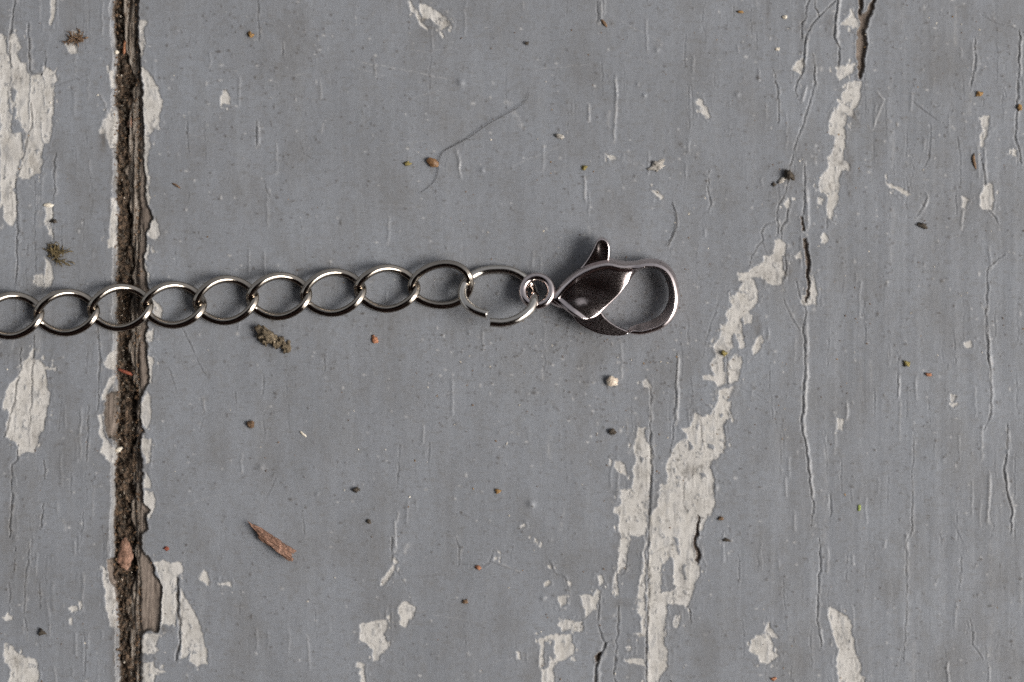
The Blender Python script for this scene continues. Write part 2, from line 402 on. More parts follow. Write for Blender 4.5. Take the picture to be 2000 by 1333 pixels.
WOOD = [   # bare wood: (polygon, depth in pixels)
 ([(262,-30),(268,0),(272,100),(275,130),(277,170),(279,200),(279,250),(280,280),(282,320),(285,370),(289,400),(297,418),(300,428),(293,440),(288,455),(283,500),(285,545),(290,560),(292,600),(290,640),(285,656),(288,679),(289,708),(292,719),(289,750),(278,776),(272,811),(278,837),(286,845),(276,851),(275,880),(277,903),(278,924),(281,980),(291,996),(283,1009),(290,1030),(279,1041),(278,1078),(294,1094),(302,1126),(315,1141),(318,1165),(315,1205),(310,1234),(276,1237),(272,1300),(273,1360),(255,1360),(255,-30)], 6.0),
 ([(230,766),(206,770),(204,800),(206,830),(210,850),(230,868)], 5.0),
 ([(1672,-30),(1685,-30),(1684,28),(1694,20),(1702,0),(1706,-30),(1718,-30),(1706,20),(1694,38),(1692,60),(1692,100),(1686,130),(1680,155),(1674,153),(1672,110),(1674,80),(1679,50),(1677,25)], 7.5),
 ([(1361,1008),(1366,1012),(1366,1038),(1359,1052),(1362,1070),(1369,1086),(1365,1102),(1358,1098),(1357,1070),(1353,1050),(1360,1036)], 6.8),
 ([(1568,466),(1574,466),(1581,510),(1582,550),(1577,592),(1573,592),(1576,550),(1573,510)], 6.8),
 ([(1565,422),(1570,424),(1572,440),(1574,452),(1569,455)], 7.0),
 ([(209,1092),(232,1092),(232,1190),(224,1160),(212,1130)], 8.0),
 ([(1170,1275),(1175,1280),(1172,1294),(1165,1296),(1163,1286)], 8.0),
 ([(219,25),(226,20),(226,40),(217,38)], 9.0),
]
CRACKS = [ # (width, depth, points)
 (2.2,3,[(1592,5),(1591,15),(1600,33),(1612,22),(1632,2)]), (2,3,[(1600,33),(1583,52),(1576,68),(1570,105),(1568,140),(1556,158),(1553,175),(1560,195)]),
 (2.2,3,[(1585,-10),(1573,15),(1573,35),(1565,45),(1567,75)]), (2.4,3,[(1637,-10),(1631,45),(1629,75),(1640,95),(1636,130)]),
 (2,2.5,[(1587,105),(1590,130),(1592,165),(1582,195),(1570,240),(1558,270),(1545,320),(1540,340)]), (2,2,[(1510,138),(1516,165),(1520,190),(1519,240)]),
 (1,1,[(1510,138),(1555,140)]), (2.2,2.5,[(1905,75),(1905,110),(1900,150),(1895,175)]), (2.3,2.6,[(1992,60),(1990,110),(1988,170),(1985,230),(1982,270),(1990,300),(1993,320)]),
 (1.6,1.5,[(1918,30),(1945,45),(1975,52),(2010,68)]), (1.6,1,[(1870,270),(1874,300),(1876,360)]), (1.6,1.5,[(1778,195),(1800,215),(1820,230),(1840,240)]),
 (1.5,1.5,[(1818,245),(1815,310),(1805,330)]), (1.8,1.5,[(1812,375),(1807,395),(1785,430)]), (1.8,2,[(1930,410),(1945,430),(1950,440)]),
 (1.8,2,[(1962,498),(1938,515),(1928,522),(1927,600),(1930,680)]), (2,2.5,[(1915,300),(1923,340),(1922,362)]),
 (2,2,[(1540,345),(1535,375),(1520,400),(1516,430),(1520,440),(1518,460)]), (2,2,[(1516,430),(1495,440),(1488,455),(1490,470),(1480,480),(1468,500),(1463,520)]),
 (2,2.5,[(1538,410),(1535,430),(1525,450),(1526,470)]), (1.5,1.5,[(1490,475),(1497,495)]), (2,2.5,[(1571,320),(1573,365),(1570,400),(1567,425)]),
 (2.5,3,[(1533,500),(1535,525),(1531,545)]), (2,2,[(1553,550),(1562,580),(1570,595)]), (2.1,2.6,[(1572,600),(1575,610),(1568,640),(1570,665),(1572,690),(1570,760),(1565,830),(1575,880),(1580,930),(1588,985),(1585,1030)]),
 (1.8,1.5,[(1530,585),(1545,620),(1562,650)]), (1.4,1.2,[(1405,588),(1390,630),(1380,660),(1370,700)]), (1.6,1.5,[(1617,395),(1614,450)]),
 (2,2,[(1385,335),(1383,370),(1387,400),(1384,415)]), (1.5,1.3,[(1335,320),(1350,335),(1380,345)]), (2.0,1.4,[(1312,395),(1320,420),(1320,445),(1303,482)]),
 (2.2,2.5,[(1600,1050),(1602,1100),(1597,1150),(1595,1210),(1605,1265)]), (1.8,1.5,[(1622,960),(1622,1020)]), (1.6,1.4,[(1755,700),(1753,780)]),
 (1.8,1.5,[(1785,845),(1780,950),(1782,1030),(1770,1060),(1770,1200),(1763,1290)]), (2.0,2.4,[(1925,600),(1928,690),(1935,730),(1935,810),(1920,840)]),
 (2.5,3,[(1968,830),(1966,890),(1960,910),(1965,960),(1975,990),(1975,1040)]), (1.8,1.6,[(1878,1090),(1875,1145)]), (1.6,1.4,[(1895,1210),(1900,1260),(1920,1290)]),
 (1.5,1.2,[(1860,1020),(1880,1060)]), (2,2,[(1170,1165),(1168,1220),(1175,1245),(1183,1257),(1195,1250)]), (4,5,[(1183,1257),(1170,1285),(1165,1300),(1160,1345)]),
 (2.4,2,[(1208,1185),(1205,1240),(1202,1290),(1197,1315),(1205,1345)]), (1.2,1,[(1150,1238),(1205,1240),(1262,1243)]), (2,1.6,[(1230,1105),(1210,1125)]),
 (1.4,1.4,[(1272,1083),(1300,1068),(1318,1063)]), (1.2,1,[(1305,1182),(1360,1188)]), (1.4,1.2,[(1302,942),(1335,948),(1360,920),(1372,905)]),
 (1.6,1.4,[(1393,943),(1410,945),(1413,950)]), (1.6,1.4,[(1335,950),(1335,990),(1345,1000)]), (1.8,1.6,[(1368,820),(1370,850),(1375,880)]), (2.6,3,[(1420,700),(1421,750)]),
 (1.4,1.2,[(1440,755),(1475,770),(1500,785)]), (1.2,1,[(1110,968),(1200,960),(1235,955)]), (1.6,2,[(1322,690),(1320,770),(1316,830),(1308,890)]),
 (3.2,3.2,[(1270,830),(1270,870),(1272,940),(1268,1000),(1266,1060),(1266,1100),(1265,1180),(1263,1240),(1262,1345)]), (2,2,[(1271,760),(1270,830)]),
 (1.8,1.5,[(890,1050),(897,1080),(897,1105)]), (1.4,1.5,[(897,1103),(925,1103),(945,1105),(957,1098),(965,1070)]), (1.8,1.6,[(960,1098),(995,1112),(1015,1120)]),
 (1.2,1,[(800,1128),(850,1125),(870,1123)]), (1.6,1.5,[(1070,1095),(1085,1120),(1105,1130),(1110,1150)]), (3,2,[(765,1050),(766,1100)]), (1.3,1.2,[(770,1110),(790,1140)]),
 (1.3,1.2,[(880,1002),(920,1012)]), (1.2,1.2,[(905,1220),(910,1265)]),
 (3,3,[(30,-10),(25,30),(20,65),(17,95),(22,130)]), (2.6,3,[(54,45),(55,80),(56,110),(58,140),(62,146),(80,146)]), (2,2,[(80,146),(86,132),(90,110),(88,100)]),
 (1.4,1.4,[(88,172),(108,168),(150,152),(175,148)]), (2.4,2.2,[(108,300),(105,340),(106,390)]), (2.2,2.2,[(60,200),(63,230),(60,250),(52,275),(45,310),(36,340)]),
 (1.6,2,[(280,167),(308,167)]), (1.2,1.4,[(282,252),(330,251)]), (1.4,1,[(185,80),(198,72),(205,70)]), (1.4,1.4,[(222,290),(205,290)]),
 (2.4,2.6,[(30,350),(32,380),(33,430),(32,560)]), (1.5,1.5,[(67,350),(68,470),(70,560)]), (1.8,1.6,[(104,400),(104,490)]),
 (2.6,2.6,[(41,680),(40,720),(33,745),(28,765),(27,785),(20,805),(12,840),(8,855)]), (2.2,2.4,[(66,640),(66,673),(62,740),(60,790),(58,830)]),
 (1,1,[(43,750),(62,750)]), (1.4,1.5,[(62,772),(90,770)]), (1.8,1.8,[(174,795),(170,820),(172,850),(168,900)]), (2.6,3,[(35,870),(34,900),(23,910),(22,990),(18,1050)]),
 (2.4,2,[(190,640),(195,700),(193,730),(192,800)]), (2.4,2.4,[(86,900),(86,935)]), (1.8,1.8,[(28,1070),(28,1120)]), (1.8,1.8,[(55,1060),(54,1100),(48,1140),(48,1210),(53,1230),(52,1250)]),
 (1.8,1.8,[(78,1140),(78,1190)]), (2.6,2.4,[(85,985),(80,1030)]), (1.5,1.5,[(163,1000),(158,1060)]), (1.5,1.5,[(163,1230),(168,1270),(165,1345)]),
 (4.4,5,[(346,1130),(347,1165),(348,1200),(350,1220),(351,1260),(343,1290)]), (1.6,1.6,[(18,1140),(18,1195)]),
 (1.8,1.5,[(502,-10),(504,30),(508,80)]), (2,1.8,[(501,240),(500,290)]), (1.8,1.6,[(515,45),(535,55)]), (1.8,1.6,[(553,85),(553,108)]), (1.6,1.3,[(365,230),(367,270),(370,300)]),
 (1.4,1.2,[(590,298),(605,308),(625,314)]), (1.5,1.3,[(515,350),(520,375),(527,385)]), (1.0,1.0,[(700,155),(640,150)]), (1.2,1,[(345,768),(330,720),(300,690)]),
 (2,1.8,[(1166,0),(1168,25),(1166,45)]), (1.4,1.4,[(355,640),(385,700),(400,735)]), (1.4,1.3,[(397,760),(398,810),(390,840)]),
 (1.3,1.2,[(460,765),(462,800)]), (1.3,1.2,[(515,730),(513,780)]), (1.4,1.2,[(514,803),(517,860)]), (1.6,1.4,[(635,690),(633,730)]),(1.6,1.4,[(780,870),(776,950)]),
 (1.3,1.1,[(838,865),(838,905)]), (1.2,1.1,[(590,985),(594,1050)]), (1.4,1.2,[(540,930),(520,975)]),
 (1.3,1.2,[(560,800),(515,808)]), (1.2,1,[(1505,700),(1503,760)]), (2,2,[(1345,1190),(1350,1215)]),
]
RIDGES = [ # raised paint wrinkles (half width, height, paleness, points)
 (2.2,2.5,.6,[(1172,0),(1175,25),(1172,48)]), (2.2,2.2,.6,[(1152,205),(1149,238)]), (2.4,2,.5,[(1204,155),(1203,200),(1200,280)]), (2,2,.5,[(892,290),(896,320),(901,352)]),
 (2.4,2.2,.5,[(1141,340),(1144,400)]), (2.6,2.6,.7,[(1325,692),(1323,740),(1325,775),(1322,830)]), (2.2,2,.6,[(1269,790),(1270,822)]),
 (2.4,2.4,.35,[(1578,70),(1573,110),(1571,130)]), (2.4,2.4,.4,[(1593,130),(1592,160)]), (3.2,3,.5,[(1640,-10),(1635,45),(1633,75),(1640,92)]), (2.6,2.4,.35,[(1566,200),(1575,165)]),
 (3,2.5,.5,[(1575,365),(1577,420),(1578,450)]), (2.4,2.2,.5,[(1577,690),(1575,650),(1574,625)]), (2.4,2.4,.6,[(1577,690),(1575,760),(1570,830),(1580,900),(1590,985)]),
 (2.4,2,.4,[(1655,785),(1652,820)]), (2,1.8,.4,[(1757,735),(1754,780)]), (2.4,2.2,.5,[(1929,640),(1933,700),(1936,760),(1935,800)]), (3.4,2,.6,[(1932,690),(1938,712)]),
 (2.4,2.2,.6,[(1968,840),(1967,890)]), (2.4,2.2,.6,[(1964,910),(1967,960),(1978,990),(1977,1035)]), (2.6,2,.5,[(1932,920),(1931,990),(1928,1030)]), (2.2,1.8,.5,[(1770,1040),(1771,1075)]),
 (2.2,1.8,.4,[(1850,1290),(1851,1345)]), (2.4,2,.35,[(1603,1225),(1607,1260)]), (2.2,2,.6,[(1880,410),(1879,450)]), (2.2,2,.5,[(1924,290),(1923,350)]), (2.4,2.2,.4,[(1994,60),(1993,150)]),
 (2.2,2,.5,[(772,1012),(773,1075)]), (1.8,1.6,.5,[(779,1000),(776,1020)]), (2,1.6,.5,[(397,775),(399,805)]), (2,1.6,.4,[(898,300),(897,330)]),
 (2.6,2,.3,[(506,245),(505,285)]), (2,1.8,.4,[(1808,375),(1812,395),(1806,405)]), (2,1.6,.5,[(1705,255),(1725,195),(1710,175)]),
 (2.2,1.6,.35,[(193,180),(205,200),(214,240)]),
]
PALE = [ # rubbed pale streaks without relief (half width, strength, points)
 (4,.7,[(1002,215),(1013,236),(1024,256)]), (4,.5,[(985,198),(1003,205)]), (5,.5,[(960,158),(966,166)]), (4,.35,[(1867,0),(1866,40),(1866,95)]), (5,.22,[(1613,860),(1612,1000),(1610,1100)]),
 (4,.2,[(1935,980),(1937,1333)]), (5,.22,[(1786,1250),(1785,1333)]), (4,.55,[(787,1084),(802,1058)]), (1.3,.5,[(690,120),(740,128),(830,145),(885,158)]), (1.0,.4,[(800,95),(845,105)]),
 (1,.4,[(980,345),(1010,320),(1100,285)]), (2.2,.4,[(1224,813),(1225,852)]), (5,.18,[(1745,400),(1742,520)]), (6,.15,[(1760,0),(1762,60)]), (1,.4,[(560,150),(600,143)]),
 (5,.25,[(1225,310),(1260,330)]), (2,.35,[(1098,1010),(1107,985)]), (3,.45,[(1092,1040),(1098,1020)]), (5,.3,[(75,380),(78,450)]),(6,.2,[(75,640),(75,700)]),(3,.25,[(1228,720),(1222,730)]),
 (3,.5,[(1060,720),(1061,745)]), (3,.4,[(1163,720),(1163,745)]), (3,.35,[(1072,850),(1073,900)]), (2.5,.3,[(1150,440),(1152,480)]), (3,.35,[(1190,215),(1190,250)]),
 (5,.3,[(1230,870),(1228,890)]), (3,.5,[(1218,725),(1214,740)]),
 (3,.4,[(125,1010),(128,1040)]), (3,.3,[(1745,250),(1743,330)]), (5,.25,[(1895,160),(1893,230)]), (3,.3,[(1700,700),(1702,760)]),
]
BLISTERS = [(900,162,11,2.6),(1258,187,6,2.2),(1037,985,12,3.2),(1397,952,8,2.6),(509,913,11,2.2),(1283,98,7,1.8),(942,333,7,2),(1440,185,8,1.6),(1060,1170,8,1.8),(620,585+380,6,1.2),(1245,165,5,1.4),(30,1050,9,1.5),(150,900,9,1.2)]
GRIME = [ # (x, y, rx, ry, strength)
 (32,150,20,14,.5),(55,280,14,26,.45),(20,300,20,20,.3),(150,75,16,14,.7),(203,275,10,24,.6),(110,500,18,22,.5),(66,850,16,26,.35),(1400,690,9,8,.5),(1355,800,16,30,.35),
 (1355,985,22,18,.45),(1345,920,22,14,.4),(1335,1130,10,40,.4),(1505,540,26,16,.4),(1520,505,14,18,.45),(1540,345,14,14,.7),(430,240,60,40,.16),(480,130,50,30,.14),(390,300,50,50,.14),
 (560,60,50,30,.16),(700,760,60,30,.12),(1670,235,9,22,.6),(1658,330,8,40,.5),(420,900,50,40,.12),(310,1230,22,8,.6),(380,1230,22,26,.25),(1250,930,10,40,.35),(1248,860,8,30,.3),
 (1480,640,9,24,.5),(1540,530,14,20,.4),(1570,60,12,20,.4),(1620,50,10,20,.4),(1568,40,9,18,.5),(1285,1000,12,30,.2),(1210,1180,30,8,.3),(1500,20,6,40,.3),(1290,1260,10,30,.3),
 (1100,640,70,40,.12),(1330,880,40,20,.2),(870,40,14,14,.4),(825,38,6,6,.8),(20,1020,12,60,.3),(120,1150,20,60,.1),
]

def interp_tab(tab, y):
    tab = np.asarray(tab, float)
    return np.interp(y, tab[:, 0], tab[:, 1])
EDGE_R = [(-60000,268),(0,264),(100,268),(170,271),(320,270),(450,269),(600,268),(700,268),(811,268),(900,268),(1000,268),(1100,268),(1200,271),(1333,272),(60000,270)]
EDGE_L = [(-60000,224),(0,222),(40,219),(110,226),(180,224),(255,227),(340,227),(500,228),(560,226),(800,227),(980,221),(1070,220),(1094,220),(1150,224),(1180,230),(1240,229),(1333,231),(60000,228)]

# random extra detail, in frame and beyond it
def rand_line(x, y, L, wob, horiz=False):
    pts = []; n = max(3, int(L / 18))
    for i in range(n):
        t = i / (n - 1) - 0.5
        if horiz: pts.append((x + t * L, y + wob * random.uniform(-1, 1) * 0.6 + t * L * random.uniform(-.05, .05)))
        else: pts.append((x + wob * random.uniform(-1, 1) * 0.5, y + t * L))
    return pts
XC, XR = [], []
for i in range(330):
    x = random.choice([random.uniform(0, 215), random.uniform(300, 2000), random.uniform(1100, 2000), random.uniform(1300, 2000)])
    y = random.uniform(-20, 1350)
    hz = random.random() < 0.22
    XC.append((random.uniform(.8, 1.4), random.uniform(.5, 1.2), rand_line(x, y, random.uniform(15, 90) * (0.7 if hz else 1), 5, hz), random.uniform(.25, .65)))
for i in range(170):
    x = random.choice([random.uniform(0, 215), random.uniform(300, 2000), random.uniform(1100, 2000)])
    XR.append((random.uniform(1.5, 2.6), random.uniform(.6, 1.5), random.uniform(0, .3), rand_line(x, random.uniform(-20, 1350), random.uniform(14, 80), 3)))
for i in range(75):
    x, y = random.choice([(random.uniform(300, 2000), random.uniform(0, 1333)), (random.gauss(900, 200), random.gauss(150, 100))])
    a = random.choice([random.uniform(-.35, .35), random.uniform(-.3, .3), random.uniform(-1.2, 1.2)]); L = random.uniform(25, 150)
    p = [(x, y), (x + L * .5 * math.cos(a), y + L * .5 * math.sin(a) + random.uniform(-2, 2)), (x + L * math.cos(a), y + L * math.sin(a))]
    if random.random() < .5: PALE.append((.9, random.uniform(.15, .4), p))
    else: XC.append((.7, .5, p, random.uniform(.4, .9)))
XW = []
for i in range(150):   # the same kind of flaking goes on outside the frame
    while True:
        x = random.uniform(-1900, 3900); y = random.uniform(-1700, 3000)
        if (x < -60 or x > 2060 or y < -90 or y > 1420) and abs(x - 250) > 60: break
    w = random.uniform(12, 60); h = w * random.uniform(1.2, 5)
    XW.append([(x + w * .5 * math.cos(a) * random.uniform(.55, 1.1), y + h * .5 * math.sin(a) * random.uniform(.6, 1.1)) for a in np.linspace(0, 2 * math.pi, 15)[:-1]])
    if random.random() < .7:
        XC.append((random.uniform(1.5, 3.5), 3, rand_line(x + w * .4, y, h * 1.8, 8), 1.0))

# ------------------------------------------------------------------ the planks
def axis(a, b, step, ext, g=1.13):
    """dense from a to b, growing steps outside; ext=(low, high) or None for a hard end"""
    xs = list(np.arange(a, b + step * .5, step))
    if ext[0] is not None:
        s = step; x = a; lo = []
        while x > ext[0]:
            s *= g; x -= s; lo.append(x)
        xs = lo[::-1] + xs
    if ext[1] is not None:
        s = step; x = xs[-1]
        while x < ext[1]:
            s *= g; x += s; xs.append(x)
    return np.array(xs)

def surface(X, Y):
    """height (pixels) and material layers of the painted face at every grid point"""
    sh = X.shape
    wx = X + 2.6 * vnoise(X / 17, Y / 17, 1) + 1.7 * vnoise(X / 6.5, Y / 6.5, 2) + .9 * vnoise(X / 2.9, Y / 2.9, 8)
    wy = Y + 3.0 * vnoise(X / 15, Y / 15, 3) + 2.0 * vnoise(X / 6.0, Y / 6.0, 4) + 1.1 * vnoise(X / 2.9, Y / 2.9, 9)
    lx = X + 1.5 * vnoise(X / 14, Y / 14, 5) + .8 * vnoise(X / 5, Y / 5, 6)
    ly = Y + 1.5 * vnoise(X / 14, Y / 14, 7)
    colmin, colmax = X.min(0), X.max(0); rowy = Y[:, 0]
    def box(pts, m):
        xs = [p[0] for p in pts]; ys = [p[1] for p in pts]
        c = np.where((colmax >= min(xs) - m) & (colmin <= max(xs) + m))[0]
        r = np.where((rowy >= min(ys) - m) & (rowy <= max(ys) + m))[0]
        if len(c) < 2 or len(r) < 2: return None
        return (slice(r[0], r[-1] + 1), slice(c[0], c[-1] + 1))
    sdw = np.full(sh, -30.0)
    for p in WHITE + XW:
        s = box(p, 14)
        if s is None: continue
        sdw[s] = np.maximum(sdw[s], poly_sd(wx[s], wy[s], p))
    for p in HOLES:
        s = box(p, 8)
        if s is None: continue
        sdw[s] = np.minimum(sdw[s], -poly_sd(wx[s], wy[s], p))
    # flecks of grey paint that stayed on the undercoat, and flecks of undercoat worn through near its edges
    stay = fbm(X / 9, Y / 16, 3, 21)
    sdw = np.where(sdw > 1, np.minimum(sdw, (0.50 - stay) * 14), sdw)
    smear = sstep(.05, .6, fbm(X / 7, Y / 22, 3, 22)) * sstep(0, 4, sdw)
    sdw = np.where((sdw < -1) & (sdw > -12), np.maximum(sdw, (stay - 0.62) * 12), sdw)
    sdb = np.full(sh, -30.0); dep = np.zeros(sh)
    for p, dd in WOOD:
        s = box(p, 10)
        if s is None: continue
        v = poly_sd(wx[s], wy[s] * 1.0, p)
        m = v > sdb[s]
        dep[s] = np.where(m, dd, dep[s]); sdb[s] = np.maximum(sdb[s], v)
    white = sstep(-1.2, 1.2, sdw) * (1 - .42 * smear); wood = sstep(-0.9, 0.9, sdb)
    h = 2.2 * fbm(X / 260, Y / 420, 3, 31) + 0.28 * fbm(X / 34, Y / 260, 3, 33) + 0.06 * fbm(X / 9, Y / 60, 2, 35) + 0.04 * fbm(X / 5, Y / 5, 2, 36)
    grain = sstep(1250, 1650, X) + sstep(210, 120, X)
    h += grain * (0.30 * fbm(X / 19, Y / 420, 3, 41) + .06 * fbm(X / 8, Y / 120, 2, 42))
    # paint film is gone where the undercoat shows; its edges curl up a little
    h -= 1.3 * white * (1 - 0.35 * fbm(X / 12, Y / 18, 2, 44))
    h += 0.40 * np.exp(-((sdw + 2.4) / 2.2) ** 2) * (1 + vnoise(X / 20, Y / 30, 23)) * (1 - wood)
    fib = fbm(X / 3.5, Y / 70, 3, 47)
    h -= wood * (dep + 1.6 * fib + .8 * fbm(X / 5, Y / 7, 2, 48)) * sstep(-1, 3, sdb)
    h += 0.9 * np.exp(-((sdb + 1.6) / 1.6) ** 2)
    crack = np.zeros(sh); pale = np.zeros(sh)
    # hairline crazing in the undercoat
    z1 = np.abs(fbm(X / 16, Y / 34, 2, 24)); z2 = np.abs(fbm(X / 30, Y / 15, 2, 25))
    craz = np.maximum(np.exp(-(z1 / .030) ** 2), np.exp(-(z2 / .022) ** 2)) * sstep(-.15, .25, vnoise(X / 24, Y / 24, 26)) * white
    h -= .7 * craz; crack = np.maximum(crack, .42 * craz)
    # ragged dark shadow edge, painted where the film breaks off above the bare wood
    crack = np.maximum(crack, np.exp(-((sdb - 1.6) / 2.4) ** 2) * (np.where(dep <= 6.5, .82, .42) + .35 * fbm(X / 6, Y / 9, 2, 49)) * (sdb > -6))
    for c in CRACKS + XC:
        w, dd, pts = c[0], c[1], c[2]; st = c[3] if len(c) > 3 else 1.0
        s = box(pts, 12)
        if s is None: continue
        d, sd, al = line_d(lx[s], ly[s], pts)
        wv = w * (0.62 + .38 * np.sin(np.pi * np.clip(al, 0.02, 0.98))) * (0.85 + .55 * vnoise(X[s] / 9, Y[s] / 9, 51))
        wv = np.maximum(wv, .5)
        g = np.exp(-(d / (wv * .62)) ** 2)
        h[s] -= dd * .72 * g
        h[s] += np.minimum(dd, 2.2) * .30 * np.exp(-((d - wv * 1.9) / (wv * .9 + .5)) ** 2) * (sd > 0)
        if w >= 1.8: pale[s] = np.maximum(pale[s], .45 * np.exp(-((d - wv * 1.7) / (wv * .7 + .4)) ** 2) * (sd > 0) * sstep(-.2, .5, vnoise(X[s] / 6, Y[s] / 15, 58)))  # highlight painted along the right lip of the wider cracks
        crack[s] = np.maximum(crack[s], np.clip(1.25 * g, 0, 1) * min(1, .10 + w * .2) * st * np.clip(.72 + .6 * vnoise(X[s] / 8, Y[s] / 14, 52), 0, 1))
    for c in RIDGES + XR:
        w, dd, pl, pts = c
        s = box(pts, 14)
        if s is None: continue
        d, sd, al = line_d(lx[s], ly[s], pts)
        g = np.exp(-(d / w) ** 2) * sstep(0, .12, al) * sstep(1, .88, al)
        h[s] += dd * .62 * g
        pale[s] = np.maximum(pale[s], pl * .9 * np.exp(-(d / (w * .8)) ** 2) * sstep(-.3, .35, vnoise(X[s] / 5, Y[s] / 12, 53) + .35))
    for w, st, pts in PALE:
        s = box(pts, 20)
        if s is None: continue
        d, sd, al = line_d(lx[s], ly[s], pts)
        pale[s] = np.maximum(pale[s], st * np.exp(-(d / w) ** 2) * (.55 + .6 * vnoise(X[s] / 4, Y[s] / 7, 54)) * sstep(0, .1, al) * sstep(1, .9, al))
    for x, y, r, hh in BLISTERS:
        s = box([(x, y)], r * 2.5)
        if s is None: continue
        q = np.hypot(X[s] - x, Y[s] - y) / r
        h[s] += hh * np.exp(-(q / .62) ** 2 * 1.1)
    grime = np.zeros(sh)
    for x, y, rx, ry, st in GRIME:
        s = box([(x, y)], max(rx, ry) * 2.2)
        if s is None: continue
        q = ((X[s] - x) / rx) ** 2 + ((Y[s] - y) / ry) ** 2
        grime[s] = np.maximum(grime[s], st * np.exp(-q) * (1.0 + 1.2 * fbm(X[s] / 11, Y[s] / 14, 3, 57)))
    # dirt gathered along the joint between the planks
    jn = np.exp(-np.abs(X - np.where(X > 250, 272, 224)) / 7.0)
    grime = np.maximum(grime, 0.75 * jn * (0.8 + fbm(X / 8, Y / 30, 3, 59)))
    grime = np.maximum(grime, .25 * white * sstep(.1, .6, fbm(X / 13, Y / 20, 3, 60)))
    speck = np.zeros(sh)
    rs = np.random.default_rng(11)
    n = 2900
    for i in range(n):
        if i < 700:
            x = rs.uniform(0, 2000); y = rs.uniform(0, 1333)
        elif i < 1000:
            x = rs.normal(1120, 170); y = rs.normal(690, 110)
        elif i < 1200:
            x = rs.normal(520, 140); y = rs.normal(160, 130)
        elif i < 1500:
            x = rs.normal(1700, 200); y = rs.uniform(0, 700)
        else:
            x = rs.uniform(0, 2000); y = rs.uniform(0, 1333)
        r = rs.uniform(1.0, 2.5) * (1.5 if rs.random() < .07 else 1); el = rs.uniform(.6, 1.5)
        t = rs.random()
        s = box([(x, y)], 7)
        if s is None: continue
        q = ((X[s] - x) / (r * el)) ** 2 + ((Y[s] - y) / (r / el)) ** 2
        if t < .74:
            speck[s] = np.maximum(speck[s], np.exp(-q) * rs.uniform(.4, 1)); h[s] += .5 * np.exp(-q)
        else:
            pale[s] = np.maximum(pale[s], np.exp(-q) * rs.uniform(.4, 1.2)); h[s] += .5 * np.exp(-q)
    for i in range(230):   # larger brown flecks, thickest round the clasp
        x, y = (rs.normal(1110, 130), rs.normal(680, 80)) if i < 110 else (rs.uniform(290, 2000), rs.uniform(0, 1333))
        a = rs.uniform(1.8, 4.2); b = rs.uniform(1.1, 2.2)
        s = box([(x, y)], 9)
        if s is None: continue
        q = ((X[s] - x + .3 * (Y[s] - y) * rs.uniform(-1, 1)) / a) ** 2 + ((Y[s] - y) / b) ** 2
        speck[s] = np.maximum(speck[s], np.exp(-q ** 2) * rs.uniform(.45, 1)); h[s] += .9 * np.exp(-q)
    pale *= (1 - white) * (1 - wood)
    speck *= (1 - wood)
    crack *= (1 - .0 * wood)
    return h, white * (1 - wood), wood, np.clip(crack, 0, 1), np.clip(pale, 0, 1), np.clip(grime, 0, 1), np.clip(speck, 0, 1)

STEP = 1.8
floor = empty('board_floor', (0, 0, 0))
tag(floor, 'weathered wooden boards with peeling grey paint over white undercoat', None, None, 'structure')

